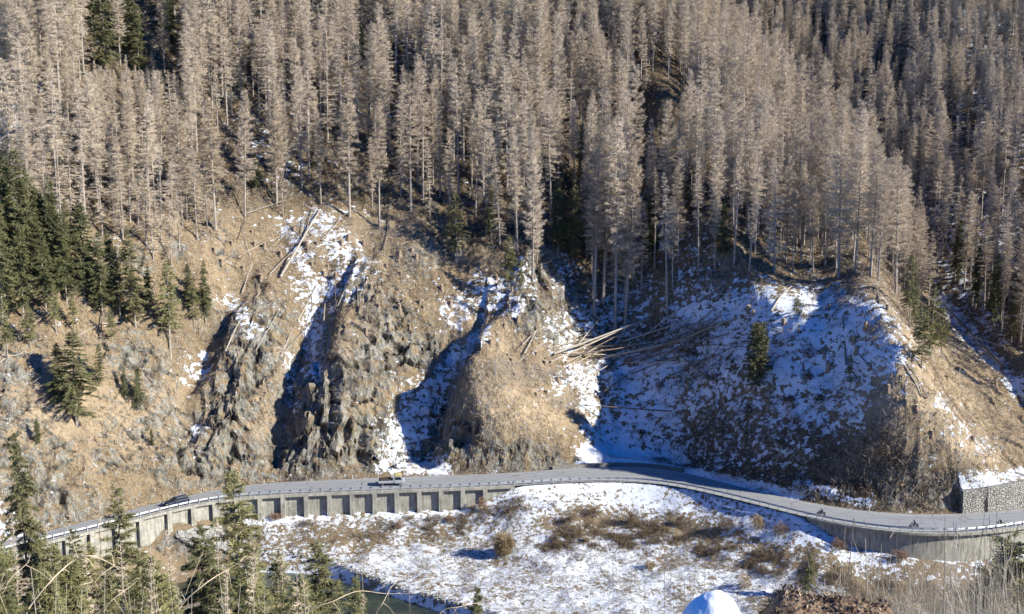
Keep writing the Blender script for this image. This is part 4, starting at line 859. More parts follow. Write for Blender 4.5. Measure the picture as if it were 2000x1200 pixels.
q, n_ = pick_pts(wb, 22000); stuff('brushwood', blades(q, n_, 8, 1.35, .028, .8, .3, .35), M_twig, 'tangled bare brushwood and slash covering the rocky slopes')
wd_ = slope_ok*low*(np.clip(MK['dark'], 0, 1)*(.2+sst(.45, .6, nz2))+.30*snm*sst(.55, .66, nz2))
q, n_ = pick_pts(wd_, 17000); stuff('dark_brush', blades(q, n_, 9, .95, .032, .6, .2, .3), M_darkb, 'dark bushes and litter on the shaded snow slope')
val = (e_dn > 1.0) & (GY > yF(GX)+.8)
patch = sst(.50, .66, fbm(GX/4, GY/4, 0, 3, 151)); gr = .45+patch*(.6+1.1*sst(1150, 1500, pzx)*sst(1040, 1110, pzy))

emb_ = sst(wx(930, 950), wx(1120, 945), GX)
gr = gr*(1-.93*emb_*sst(7, 4, e_dn))*(1-.8*sst(3.5, 1.5, GY-yF(GX)))
q, n_ = pick_pts(val*gr, 44000); stuff('tussocks', blades(q, n_, 6, .34, .028, .6, .3, .14), M_tuss, 'tan grass tussocks poking through the snow on the valley flat')
band = val*emb_*np.exp(-((e_dn-10-2*nz1*3)/3.2)**2)*sst(.42, .6, nz2)*sst(1950, 1600, pzx) + val*(1-emb_)*np.exp(-((e_dn-3)/2.5)**2)*.5*sst(.45, .6, nz2) + val*sst(500, 450, pzx)*.35
band = band*(.15+1.6*sst(.45, .6, fbm(GX/1.6, GY/1.6, 0, 3, 201))); q, n_ = pick_pts(band, 4600); stuff('bank_scrub', blades(q, n_, 12, .80, .026, .5, .15, .30), strawmat('bank_scrub', (.08, .06, .04), (.22, .165, .105), (.34, .27, .18)), 'brown scrub along the foot of the road embankment')
nb = (GY < yN(GX)-1)&(GY > 20)
q, n_ = pick_pts(nb*1.0*sst(.4, .6, nz1), 9000); stuff('bank_undergrowth', blades(q, n_, 9, 1.0, .02, .5, .15, .35), M_twig, 'bare undergrowth on the near river bank')
# river stones
def stones(n, wt, smin, smax, name, mat, label):
    q, _ = pick_pts(wt, n); base_v = np.array([(1, 0, 0), (-1, 0, 0), (0, 1, 0), (0, -1, 0), (0, 0, 1), (0, 0, -1), (.6, .6, .6), (-.6, .6, .6), (.6, -.6, .6), (-.6, -.6, .6)])
    F_ = np.array([(0, 2, 6), (2, 4, 6), (4, 0, 6), (2, 1, 7), (1, 4, 7), (4, 2, 7), (0, 8, 3), (0, 4, 8), (4, 3, 8), (1, 3, 9), (3, 4, 9), (4, 1, 9), (0, 5, 2), (2, 5, 1), (1, 5, 3), (3, 5, 0)])
    T = []
    for p_ in q:
        s_ = rng.uniform(smin, smax)*np.array([rng.uniform(.7, 1.4), rng.uniform(.7, 1.4), rng.uniform(.5, .9)]); vv = base_v*s_*rng.uniform(.75, 1.2, (10, 1)); a_ = rng.random()*6.28
        rm = np.array([[math.cos(a_), -math.sin(a_), 0], [math.sin(a_), math.cos(a_), 0], [0, 0, 1]]); vv = vv@rm.T+p_; T.append(vv[F_])
    stuff(name, np.concatenate(T), mat, label)
M_rip = plain('pale_river_stone', (.46, .45, .41), (.28, .27, .24), 1.2); M_rub = plain('grey_rubble', (.33, .31, .27), (.17, .155, .13), 1.5)
stones(1100, val*(sst(480, 400, pzx)*sst(7, 3, GY-yF(GX)))*inview, .18, .75, 'river_stones', M_rip, 'pale broken stones on the river bank under the left end of the wall')
stones(700, val*sst(500, 560, pzx)*np.exp(-((GY-yF(GX)-.6)/.9)**2), .10, .28, 'shore_cobbles', M_rub, 'dark cobbles along the snowy river edge')
stones(900, ((d_up > -.1) & (d_up < 1.4))*(sst(1100, 1080, pzx)+sst(1600, 1640, pzx))*(1-.8*snm)*1.0, .06, .26, 'verge_rubble', M_rub, 'fallen rubble along the uphill road edge')

# ---------------------------------------------------------------- stumps
M_bark = plain('stump_bark', (.30, .22, .15), (.19, .135, .09), 5); M_cut = plain('cut_wood', (.62, .50, .34), (.50, .38, .25), 3)
def stump_mesh(sd):
    r1 = random.Random(sd); n = 9; m = MB(); h = .95
    for z_, s_ in ((-.5, 1.5), (.05, 1.25), (.3, 1.02), (h, .92)):
        for j in range(n): a_ = 6.283*j/n; rr = .30*s_*(1+r1.uniform(-.12, .12)); m.v.append((rr*math.cos(a_), rr*math.sin(a_), z_+(r1.uniform(-.08, .1) if z_ == h else 0)))
    for i in range(3):
        for j in range(n): m.f.append((i*n+j, i*n+(j+1) % n, (i+1)*n+(j+1) % n, (i+1)*n+j))
    c_ = MB(); c_.v = list(m.v[-n:])+[(0, 0, h+.02)]; c_.f = [(j, (j+1) % n, n) for j in range(n)]
    def mk(b, nm, mt): me = bpy.data.meshes.new(nm); me.from_pydata(b.v, [], b.f); me.materials.append(mt); return me
    return mk(m, 'stump_bark', M_bark), mk(c_, 'stump_cut', M_cut)
SM = [stump_mesh(i) for i in range(3)]
ST = [('cut stump on the brown clearing below the wood', 'stumps on the brown clearing', [(492, 455), (574, 450), (453, 478), (497, 480), (516, 486), (419, 492), (433, 515), (475, 527), (510, 545), (619, 478), (667, 478), (680, 468), (710, 477), (609, 518), (640, 522), (633, 538), (655, 542), (700, 518), (755, 522), (805, 492), (813, 507), (783, 537), (863, 566), (725, 560), (690, 600), (760, 450), (600, 480), (548, 500), (780, 500), (740, 600)]),
      ('cut stump among the crags between the clearing and the snow chute', 'stumps among the crags', [(820, 592), (880, 598), (780, 603), (827, 603), (855, 697), (760, 640), (715, 650), (675, 690), (800, 640)]),
      ('cut stump on the snow streaked shoulder above the rockfall net', 'stumps above the net', [(918, 606), (950, 616), (995, 602), (1012, 627), (905, 560), (940, 575), (958, 673), (985, 640), (1030, 590), (1000, 570), (970, 545)]),
      ('cut stump behind or beside the rockfall net on the knob', 'stumps at the net', [(993, 697), (1000, 707), (980, 729), (1005, 737), (1048, 694), (1065, 712), (1105, 690), (1068, 770), (1048, 775), (1090, 745)]),
      ('dark cut stump standing in the blue shaded snow bowl', 'stumps in the snow bowl', [(1462, 607), (1472, 614), (1436, 622), (1530, 632), (1668, 667), (1673, 687), (1580, 734), (1408, 702), (1620, 602), (1640, 792), (1610, 697), (1500, 800), (1560, 650), (1345, 760), (1395, 790), (1590, 830), (1690, 640), (1440, 830), (1275, 790)]),
      ('cut stump on the sunlit tan spur to the right of the bowl', 'stumps on the spur', [(1733, 605), (1735, 762), (1752, 782), (1770, 788), (1690, 792), (1945, 752), (1790, 800), (1850, 740), (1900, 860), (1700, 720), (1820, 850), (1720, 820)])]
for lab, grp, pts in ST:
    for px, py in pts:
        p = at(px, py); s_ = rng.uniform(.75, 1.35); r_ = empty('tree_stump', (p.x, p.y, p.z-.05), rng.random()*6, s_); tag(r_, lab, 'stump', grp)
        a_, b_ = SM[int(rng.integers(3))]; link('bark', a_, parent=r_); link('cut_face', b_, parent=r_)
p = at(1618, 722); r_ = empty('tree_stump', (p.x, p.y, p.z-.05), 1., 1.45); tag(r_, 'largest dark stump in the middle of the snow bowl, with long dark roots', 'stump'); link('bark', SM[0][0], parent=r_); link('cut_face', SM[0][1], parent=r_)

# ---------------------------------------------------------------- fallen trunks
M_log = plain('bleached_trunk', (.44, .39, .32), (.26, .22, .175), 1.5); M_logd = plain('barky_trunk', (.20, .155, .12), (.12, .09, .07), 2)
def log(x0, y0, x1, y1, r, label, lift=.25, dark=False, group=None, stubs=8, up=0.):
    a, b = at(x0, y0), at(x1, y1); a = a+Vector((0, -.1, lift)); b = b+Vector((0, -.1, lift+up))
    mid = [(a.lerp(b, t)) for t in (0, .33, .66, 1)]
    for m_ in mid[1:3]:
        zg = gz(m_.x, m_.y); m_.z = max(m_.z, zg+.1)
    mid[1] += Vector(rng.normal(0, .05, 3)); L_ = (b-a).length; o_ = empty('fallen_trunk', a); tag(o_, label, 'fallen trunk', group)
    m = MB().tube([p_-a for p_ in mid], [r*.55, r*.75, r*.9, r*1.05], 8); m.build('trunk', M_logd if dark else M_log, o_, sm=False)
    if stubs:
        T = []
        for i in range(int(stubs*3)):
            t_ = rng.random()**1.3; p_ = np.array(a.lerp(b, t_)-a); d_ = norm(rng.normal(0, 1, 3)+np.array([0, -.6, .5])); l_ = rng.uniform(.25, 1.2); w_ = norm(np.cross(d_, rng.normal(0, 1, 3)))*.02; T.append([p_-w_, p_+w_, p_+d_*l_])
        link('branches', tri_mesh('log_branches', np.array(T)), M_twig, o_)
for a in [(626, 412, 548, 545, .26, 'long bright fallen trunk leaning down the clearing over a snow streak', .45, False, 14), (664, 432, 628, 472, .13, 'short thin fallen trunk beside the long bright one', .3, False, 4), (516, 476, 466, 506, .12, 'thin pale fallen stem crossing a second one on the clearing', .3, False, 3), (502, 500, 473, 575, .13, 'thin bent fallen stem below the crossing stems', .3, False, 5),
          (508, 575, 440, 692, .15, 'thin fallen trunk slanting over the rock rib left of the dark cleft', .5, False, 8), (619, 560, 582, 630, .17, 'pale fallen trunk at the top of the narrow snow strip', .4, False, 4), (578, 640, 548, 700, .14, 'lower broken piece of trunk beneath the pale one at the snow strip', .4, False, 5), (635, 597, 627, 716, .18, 'upright lying trunk in the narrow snow strip, left of a matching pair', .4, False, 3), (653, 617, 636, 712, .17, 'upright lying trunk in the narrow snow strip, right of a matching pair', .4, False, 3),
          (597, 645, 613, 726, .11, 'thin trunk crossing the foot of the narrow snow strip', .3, False, 3), (565, 668, 514, 752, .11, 'thin grey trunk tangled in brushwood on the rib left of the cleft', .4, False, 9), (763, 430, 749, 492, .17, 'dark barked trunk leaning at the upper middle of the clearing', .5, True, 3), (560, 396, 482, 422, .10, 'pale stem lying along the wood edge at the top of the clearing', .6, False, 8), (610, 640, 600, 700, .10, 'very thin stem lying in the snow strip', .3, False, 3),
          (1270, 630, 1082, 700, .24, 'uppermost of the pale trunks heaped at the head of the knob', 1.0, False, 6), (1250, 632, 1076, 712, .22, 'thick pale trunk pointing down to the rockfall net', .6, False, 4), (1150, 668, 1010, 712, .10, 'thin pale trunk reaching behind the rockfall net', .4, False, 3), (1165, 664, 1084, 694, .17, 'short pale trunk in the heap above the net', .5, False, 3), (1350, 668, 1185, 703, .24, 'long trunk lying across the upper shaded gully', .7, False, 6), (1400, 640, 1222, 712, .22, 'long dark trunk across the shaded gully', .9, True, 6), (1425, 655, 1250, 708, .20, 'dark trunk lying parallel in the shaded gully heap', .5, True, 8),
          (1345, 700, 1290, 640, .2, 'dark trunk crossing the gully heap at an angle', .8, True, 6), (1242, 722, 1165, 778, .14, 'dark trunk slanting over smooth blue snow', .3, True, 4), (1190, 716, 1136, 746, .15, 'pale trunk on the brown boulder right of the net', .4, False, 3), (1340, 640, 1240, 690, .2, 'thick trunk buried under the gully heap', .5, True, 6), (1135, 700, 1146, 740, .08, 'short leaning pale pole right of the net', .3, False, 0),
          (1545, 564, 1506, 612, .24, 'forked pale trunk leaning at the upper rim of the snow bowl', .5, False, 8), (1645, 620, 1652, 716, .16, 'dark trunk lying straight down the snow bowl', .3, True, 3), (1710, 562, 1722, 628, .16, 'dark trunk lying down the brown crest of the spur', .4, True, 5), (1832, 586, 1962, 722, .26, 'long dark trunk lying along the snowy side gully', .4, True, 6), (1845, 645, 1962, 682, .17, 'pale trunk lying across the sunlit flank of the spur', .5, False, 6), (1900, 670, 1952, 712, .15, 'pale trunk below another on the sunlit flank', .5, False, 4),
          (1135, 794, 1312, 806, .16, 'dark trunk lying level across the lower snow of the gully', .3, True, 6), (1750, 700, 1800, 778, .12, 'thin trunk lying among twigs on the spur', .3, False, 6), (1775, 712, 1812, 780, .11, 'second thin trunk lying among twigs on the spur', .3, False, 5), (1320, 690, 1385, 745, .18, 'dark trunk pointing downhill from the gully heap', .4, True, 6), (1310, 720, 1330, 760, .14, 'pale stub of trunk in the dark litter of the bowl', .4, False, 2), (1480, 870, 1560, 790, .10, 'thin dark stem over the lower snow of the bowl', .3, True, 4),
          (238, 634, 195, 638, .12, 'top piece of a bleached arched branch below the left-hand spruces', .5, False, 0), (195, 638, 145, 665, .12, 'lower piece of a bleached arched branch below the left-hand spruces', .5, False, 2), (202, 600, 197, 668, .13, 'dark upright snag beside the bleached arched branch', .7, True, 3), (50, 690, 0, 712, .12, 'pale stem lying on the slope at the far left', .4, False, 3)]:
    log(*a[:7], dark=a[7], stubs=a[8])

# ---------------------------------------------------------------- rockfall nets
M_wire = plain('grey_wire', (.36, .35, .33), (.26, .25, .24), 2, .6, .3)
def net(tops, label):
    """tops: [(px, foot y, height)] posts from one end to the other, wire mesh between them"""
    root = empty('rockfall_net', (0, 0, 0)); tag(root, label, 'safety net'); P_ = []
    for px, py, h in tops:
        a = at(px, py); t_ = a+Vector((rng.normal(0, .15), -.25, h)); P_.append((a, t_)); MB().tube([a-Vector((0, 0, .4)), t_], .05, 6).build('post', M_galv, root)
    T = []
    def rib(a, b, w_=.011):
        a, b = np.array(a), np.array(b); d_ = norm(b-a); s1 = norm(np.cross(d_, [0, 1, .2]))*w_; T.extend([[a-s1, a+s1, b+s1], [a-s1, b+s1, b-s1]])
    for (a0, t0), (a1, t1) in zip(P_[:-1], P_[1:]):
        n1 = max(3, int((a1-a0).length/.42)); H = 9
        def pt(i, j): 
            u_ = i/n1; b_ = a0.lerp(a1, u_); c_ = t0.lerp(t1, u_)-Vector((0, 0, .35*math.sin(math.pi*u_))); g0 = gz(b_.x, b_.y); b_.z = g0 if abs(g0-b_.z) < 2.5 else b_.z; return b_.lerp(c_, j/H)
        G_ = [[pt(i, j) for j in range(H+1)] for i in range(n1+1)]
        for i in range(n1):
            for j in range(H): rib(G_[i][j], G_[i+1][j+1]); rib(G_[i+1][j], G_[i][j+1])
            rib(G_[i][H], G_[i+1][H], .02); rib(G_[i][0], G_[i+1][0], .025)
    link('wire_mesh', tri_mesh('wire_mesh', np.array(T)), M_wire, root)
net([(888, 735, 3.6), (968, 735, 4.0), (1046, 745, 3.6), (1104, 752, 3.4), (1144, 745, 3.4)], 'long wire rockfall net on posts along the top of the grassy knob')
net([(1072, 792, 2.6), (1108, 800, 2.6), (1147, 797, 2.6)], 'short wire rockfall net on the snow right of the grassy knob')

# ---------------------------------------------------------------- single shrubs on the flat
def shrub(px, py, w_, h, mat, label, group=None, K=420, wd=.02):
    p = at(px, py); r_ = empty('shrub', (p.x, p.y, p.z-.05)); tag(r_, label, 'shrub', group)
    n = K; q = rng.normal(0, 1, (n, 3)); q = norm(q)*rng.random(n)[:, None]**.4*np.array([w_/2, w_/2*.8, h/2])+np.array([0, 0, h*.5]); q = q*(.55+.9*fbm(q[:, 0]*.9+px, q[:, 1]*.9, q[:, 2]*.9, 2, 7))[:, None]; q[:, 2] = np.maximum(q[:, 2], .03)
    d = norm(norm(q-np.array([0, 0, h*.1]))+rng.normal(0, .55, (n, 3))); T = []
    l_ = rng.uniform(.35, .8, n)[:, None]*min(1, h/2.2); s_ = norm(np.cross(d, rng.normal(0, 1, (n, 3))))*wd; T.append(np.stack([q-s_, q+s_, q+d*l_], 1))
    k_ = max(6, n//30); t_ = norm(rng.normal(0, 1, (k_, 3))*np.array([1, 1, .4])+np.array([0, 0, 1.]))*rng.uniform(.5, .95, k_)[:, None]*np.array([w_*.6, w_*.6, h]); s2 = np.array([.025, 0, 0]); z0 = np.zeros((k_, 3)); link('stems', tri_mesh('shrub_stems', np.stack([z0-s2, z0+s2, t_], 1)), M_twig, r_)
    link('twigs', tri_mesh('shrub_twigs', np.concatenate(T)), mat, r_); return r_
M_tanb = strawmat('tan_shrub', (.30, .22, .12), (.42, .32, .19), (.20, .15, .08)); M_brn = strawmat('brown_shrub', (.16, .11, .07), (.28, .20, .13), (.10, .07, .05)); M_redb = strawmat('rust_shrub', (.26, .16, .10), (.38, .26, .18), (.18, .11, .07))
shrub(984, 1086, 3.6, 4.4, M_tanb, 'dense tan shrub standing alone in the middle of the snowy flat', K=3800, wd=.045)
for a in [(1232, 1022, 2.4, 2.2, M_brn, 'small brown shrub right of the long scrub belt on the flat'), (1112, 1022, 2.6, 2.0, M_brn, 'olive brown shrub in the scrub belt below the end of the buttresses'), (1160, 1010, 3., 2.2, M_brn, 'wide brown shrub in the middle of the scrub belt'), (1330, 1030, 2., 2.4, M_brn, 'narrow dark shrub on the flat between two others'), (1420, 1035, 3., 2.4, M_brn, 'dark shrub by the foot of the embankment, left of the greenish one'),
          (1480, 1035, 2.6, 2.6, M_tanb, 'greenish tan shrub at the foot of the embankment'), (1525, 1045, 3.0, 2.2, M_brn, 'dark shrub right of the greenish one at the embankment'), (1455, 1150, 2.2, 2.0, M_tanb, 'tan shrub on the flat above the snow lump'), (940, 1000, 1.6, 2.6, M_redb, 'reddish bare shrub in the last bay of the buttressed wall'), (880, 1020, 2.0, 1.4, M_redb, 'low reddish shrub in front of the last buttresses'), (1270, 1110, 1.8, 1.2, M_tanb, 'low tan shrub far down on the flat'), (1145, 1060, 1.4, 1.2, M_tanb, 'small upright tan shrub on the open flat'), (1640, 1075, 2.4, 2.0, M_redb, 'rust coloured shrub under the bend wall'), (1760, 1095, 2.4, 1.8, M_redb, 'rust coloured shrub where the bend wall meets stems'), (780, 1032, 2., 1.2, M_redb, 'low rusty shrub below the middle buttresses'), (540, 1015, 3., 1.6, M_redb, 'rusty low shrub heap below the first buttresses')]:
    shrub(*a, K=700, wd=.028)
# dark bushes inside the snow bowl
for i, (px, py, w_, h) in enumerate([(1580, 700, 3., 3.), (1575, 745, 2.6, 2.2), (1290, 760, 2.2, 1.6), (1395, 745, 3., 2.), (1540, 790, 3., 2.), (1600, 790, 2.6, 2.), (1350, 700, 3, 2), (1700, 655, 2.6, 2.4), (1460, 810, 2.6, 2.), (1255, 850, 1.8, 1.2)]):
    shrub(px, py, w_, h, M_darkb, 'dark leafless bush in the shaded snow bowl', 'dark bushes in the snow bowl', K=420, wd=.03)
for px, py, lab in [(1380, 745, 'dark')][:0]: pass

# ---------------------------------------------------------------- foreground
def stem_pt(px, py, dist): dx, dy, dz = ray(px, py); t = dist/dy; return Vector((dx*t, dist, CAMZ+dz*t))
M_sap = plain('pale_sapling_bark', (.46, .41, .33), (.30, .25, .20), 6); M_sapd = plain('dark_sapling_bark', (.13, .11, .09), (.20, .17, .14), 6); M_cane = plain('straw_coloured_cane', (.62, .50, .34), (.48, .36, .24), 8)
def sapling(px, pyt, dist, r, label, group, mat, tw=10, lean=0, side=.5):
    t_ = stem_pt(px, pyt, dist); b_ = Vector((t_.x+lean, t_.y+rng.uniform(-.3, .3), 0)); b_.z = gz(b_.x, b_.y)-.1; o_ = empty('bare_sapling', b_); tag(o_, label, 'sapling', group)
    pts = [(b_.lerp(t_, u_)-b_)+Vector(rng.normal(0, .11, 3))*(0 < u_ < 1) for u_ in np.linspace(0, 1, 7)]; MB().tube(pts, [r*(1.5-1.25*u_) for u_ in np.linspace(0, 1, 7)], 5).build('stem', mat, o_)
    m = MB()
    for i in range(tw*2):
        u_ = rng.uniform(.45, .97); j_ = min(5, int(u_*6)); p_ = pts[j_].lerp(pts[j_+1], u_*6-j_); a_ = rng.random()*6.28; l_ = rng.uniform(.3, 1.)*side*(1.2-u_)*2
        e_ = p_+Vector((math.cos(a_)*l_*.45, math.sin(a_)*l_*.45, l_*1.0)); mdp = p_.lerp(e_, .5)+Vector((math.cos(a_)*.06, 0, -.03)); m.tube([p_, mdp, e_], [r*.45, r*.33, r*.12], 3, cap=False)
    if tw: m.build('twigs', mat, o_)
sg = 'bare saplings at the lower right'
sapling(1668, 1012, 22, .028, 'tallest single sapling standing in front of the bend wall, with a forked side branch', None, M_sapd, 8, side=.8)
for px, pt in [(1690, 1052), (1705, 1078), (1722, 1062), (1740, 1085), (1752, 1048), (1772, 1090), (1788, 1100), (1822, 1070), (1642, 1100), (1655, 1120), (1850, 1095), (1610, 1130), (1865, 1040), (1833, 1110), (1680, 1105)]:
    sapling(px, pt, float(rng.uniform(17, 27)), float(rng.uniform(.015, .024)), 'thin bare sapling in the thicket of stems below the bend wall', 'bare saplings below the bend wall', M_sap if rng.random() < .4 else M_sapd, 9, float(rng.normal(0, .3)))
for px, pt in [(1846, 1010), (1880, 1000), (1896, 1022), (1915, 1030), (1925, 990), (1947, 995), (1958, 1020), (1974, 1035), (1990, 1020), (1905, 1065), (1932, 1075), (1962, 1085), (1985, 1095), (1870, 1090), (1888, 1110), (1945, 1110), (2002, 1060), (1915, 1120)]:
    sapling(px, pt, float(rng.uniform(13, 20)), float(rng.uniform(.013, .021)), 'pale bare sapling in front of the dark spruces at the lower right', sg, M_sap if rng.random() < .8 else M_sapd, 12, float(rng.normal(0, .4)), .6)
for px, pt in [(1180, 1105), (1210, 1092), (1297, 965), (1197, 1050), (1320, 1080), (1335, 1060), (1345, 1100), (1155, 1130), (1110, 1150), (1360, 1090), (1230, 1140), (1260, 1130), (1378, 1110), (1310, 1120)]:
    sapling(px, pt, float(rng.uniform(20, 30)), float(rng.uniform(.008, .013)), 'very thin dark sapling rising before the snowy flat', 'thin saplings before the snowy flat', M_sapd, 7, float(rng.normal(0, .3)))
for px, pt in [(60, 1110), (110, 1125), (130, 1140), (205, 1110), (300, 1135), (330, 1120), (375, 1150), (425, 1095), (440, 1130), (470, 1140), (515, 1130), (600, 1150), (160, 1150), (250, 1140), (280, 1150)]:
    sapling(px, pt, float(rng.uniform(14, 26)), float(rng.uniform(.013, .021)), 'thin bare sapling before the near spruces at the lower left', 'bare saplings at the lower left', M_sap, 10, float(rng.normal(0, .4)), .6)
def cane(pxs, dist, r, label):
    P_ = [stem_pt(a, b, dist+c_) for a, b, c_ in pxs]; b_ = Vector((P_[0].x-.35, P_[0].y-.1, 0)); b_.z = gz(b_.x, b_.y)-.05; P_ = [b_, P_[0]+(b_-P_[0]).normalized()*.6, P_[0]+(b_-P_[0]).normalized()*.15]+P_
    Q_ = []      # smooth the polyline
    for i in range(len(P_)-1):
        p0, p1, p2, p3 = P_[max(i-1, 0)], P_[i], P_[i+1], P_[min(i+2, len(P_)-1)]
        for u_ in np.linspace(0, 1, 7)[:-1]: u2, u3 = u_*u_, u_**3; Q_.append((p1*2+(p2-p0)*u_+(p0*2-p1*5+p2*4-p3)*u2+(p1*3-p0-p2*3+p3)*u3)*.5)
    Q_.append(P_[-1]); o_ = empty('dry_cane', b_); tag(o_, label, 'dry stem'); n = len(Q_); MB().tube([q-b_ for q in Q_], [r*(1.15-.9*i/n) for i in range(n)], 6).build('stem', M_cane, o_, sm=True)
    m = MB()
    for i in range(7):
        j = int(rng.integers(n//3, n-1)); p_ = Q_[j]-b_; e_ = p_+Vector((rng.normal(0, .06), rng.normal(0, .05), rng.normal(-.02, .08))); m.tube([p_, p_.lerp(e_, .5)+Vector((0, 0, .01)), e_], [r*.4, r*.3, r*.15], 4, cap=False)
    m.build('side_twigs', M_cane, o_)
cane([(52, 1198, 0), (95, 1140, 0), (140, 1098, .1), (175, 1086, .1), (210, 1098, .2), (232, 1112, .2)], 4.5, .0050, 'arching straw coloured stem before the near spruces at the lower left')
cane([(350, 1190, 0), (395, 1145, 0), (445, 1112, .1), (485, 1090, .1)], 4.8, .0048, 'straight slanting straw coloured stem before the river gap')
cane([(0, 1152, 0), (30, 1122, 0), (56, 1098, .1)], 4.8, .0035, 'short straw coloured stem at the far left edge')
cane([(200, 1200, 0), (222, 1170, 0), (262, 1140, .1), (290, 1112, .1)], 5.2, .003, 'thin stem rising between the two larger straw coloured ones')
cane([(600, 1198, 0), (650, 1175, 0), (700, 1155, .1), (755, 1160, .2), (815, 1158, .2)], 4.6, .0030, 'thin dry stem before the dark river water')
cane([(735, 1200, 0), (748, 1178, 0), (762, 1150, .1), (770, 1140, .1)], 4.6, .0024, 'short upright dry stem before the dark river water')
cane([(860, 1198, 0), (900, 1185, 0), (935, 1178, .1), (960, 1186, .1)], 4.6, .0026, 'dry stem curving low at the bottom beside the small spruce tip')
# snow lump and bark heap close to the camera
# heaps at the camera's feet
def lump(name, cx, cy_, ax, ay, topf, mat, sd, rough, nx=90, ny=60, kind=None, label=None, cat=None):
    v = []; f = []
    for j in range(ny):
        for i in range(nx):
            u_, w_ = i/(nx-1)*2-1, j/(ny-1)*2-1; x, y = cx+u_*ax, cy_+w_*ay; v.append((x, y, u_, w_))
    v = np.array(v); lumpy = rough*.9*(fbm(v[:, 0]*3.1, v[:, 1]*3.1, 0, 3, sd+40)-.5); hgt = topf(v[:, 2])*(1-.10*np.clip(v[:, 3], 0, 1))*np.clip(1-np.abs(v[:, 3])**2.5, 0, 1)**.5*np.clip(1-np.abs(v[:, 2])**6, 0, 1)
    zz = 57.6+np.maximum(hgt, 0)+lumpy+rough*(fbm(v[:, 0]*7, v[:, 1]*7, 0, 4, sd)-.5)
    ii_ = np.arange(nx-1)[None, :]+np.arange(ny-1)[:, None]*nx; f = np.stack([ii_, ii_+1, ii_+1+nx, ii_+nx], -1).reshape(-1, 4)
    me = mesh_np(name, np.stack([v[:, 0], v[:, 1], zz], -1), f); smooth(me); o_ = link(name, me, mat); tag(o_, label, cat, kind=kind); return o_, (v, zz)
def top_at(px, py, y): return stem_pt(px, py, y).z-57.6
Ym = 5.6
k = NB('fresh_snow', .6, .3); n = k.noise(9, 4); k.bump(n, .25, .03); k.b.inputs['Subsurface Weight'].default_value = .15; k.b.inputs['Subsurface Radius'].default_value = (.02, .03, .05); M_snow = k.out((.80, .82, .86))
xa, xb = stem_pt(1300, 1180, Ym).x, stem_pt(1495, 1180, Ym).x; cxm = (xa+xb)/2; axm = (xb-xa)/2*1.15
pr = [(1300, 1215), (1330, 1192), (1355, 1178), (1380, 1160), (1398, 1149), (1415, 1151), (1432, 1160), (1450, 1172), (1475, 1192), (1500, 1215)]
us = [(stem_pt(a, b, Ym).x-cxm)/axm for a, b in pr]; hs = [top_at(a, b, Ym)-.05 for a, b in pr]
lump('snow_mound', cxm, Ym+.1, axm, .55, lambda u_: sum(np.interp(u_+o_, us, hs) for o_ in np.linspace(-.14, .14, 9))/9, M_snow, 5, .05, label='rounded lump of clean snow at the bottom edge beside the bark heap', cat='snow mound')
k = NB('bark_litter', .95, .1); n1 = k.noise(18, 5, .7); n2 = k.noise(6, 3); k.bump(n1, 1, .03); M_litter = k.out(k.mix(k.mr(n1, .4, .6), k.mix(k.mr(n2, .4, .6), (.05, .033, .022), (.13, .085, .055)), (.26, .18, .12)))
xa, xb = stem_pt(1415, 1180, Ym).x, stem_pt(1860, 1180, Ym).x; cxm = (xa+xb)/2; axm = (xb-xa)/2*1.05
pr = [(1415, 1190), (1435, 1168), (1470, 1164), (1520, 1163), (1580, 1170), (1640, 1176), (1700, 1184), (1760, 1192), (1860, 1206)]
us = [(stem_pt(a, b, Ym).x-cxm)/axm for a, b in pr]; hs = [top_at(a, b, Ym)+.03 for a, b in pr]
bo, (bv, bz) = lump('bark_heap', cxm, Ym+.1, axm, .5, lambda u_: np.interp(u_, us, hs)-.06, M_litter, 9, .09, 160, 70, label='heap of reddish bark and wood chips at the bottom edge, right of the snow lump', cat='bark heap')
T = []; sel = rng.choice(np.where(bz > 58.6)[0], 9000)
for i in sel:
    p_ = np.array([bv[i, 0], bv[i, 1], bz[i]])+rng.normal(0, .01, 3); d_ = norm(rng.normal(0, 1, 3)+np.array([0, 0, .3])); e_ = norm(np.cross(d_, rng.normal(0, 1, 3))); l_ = rng.uniform(.006, .035); w_ = rng.uniform(.002, .008)
    a_, b_, c_, dd = p_-e_*w_, p_+e_*w_, p_+e_*w_*.6+d_*l_, p_-e_*w_*.7+d_*l_*.8; T += [[a_, b_, c_], [a_, c_, dd]]
o_ = stuff('bark_chips', np.array(T), strawmat('bark_chip', (.07, .045, .03), (.22, .145, .095), (.52, .43, .31), 9, 40), 'loose bark flakes and chips lying over the heap')
for a in [('near_olive', 60, 1105, 56, 'olive spruce tip under the tallest near spruce, close to the arching stem', 1.1), ('near_spruce', 255, 1085, 72, 'green spruce tip just right of the narrow near spruce', 1.3), ('near_olive', 320, 1110, 60, 'olive spruce tip left of the dark river gap', 1.3), ('near_olive', 500, 1045, 92, 'olive spruce tip in front of the first buttresses', 1.1), ('near_spruce', 425, 1075, 76, 'green spruce tip right of the dark river gap', 1.4), ('near_olive', 585, 1110, 72, 'olive spruce tip left of the big bank spruce', 1.3), ('near_olive', 130, 1120, 56, 'olive spruce tip behind the apex of the arching stem', 1.3), ('near_spruce', 675, 1120, 76, 'green spruce tip right of the big bank spruce', 1.1), ('near_olive', 500, 1110, 64, 'low olive spruce tip above the bottom snow patch', 1.2), ('near_olive', -20, 1050, 64, 'olive spruce cut by the left edge below the road', 1.2)]:
    near(a[0], a[1], a[2], a[3], 30, a[4], wide=a[5])
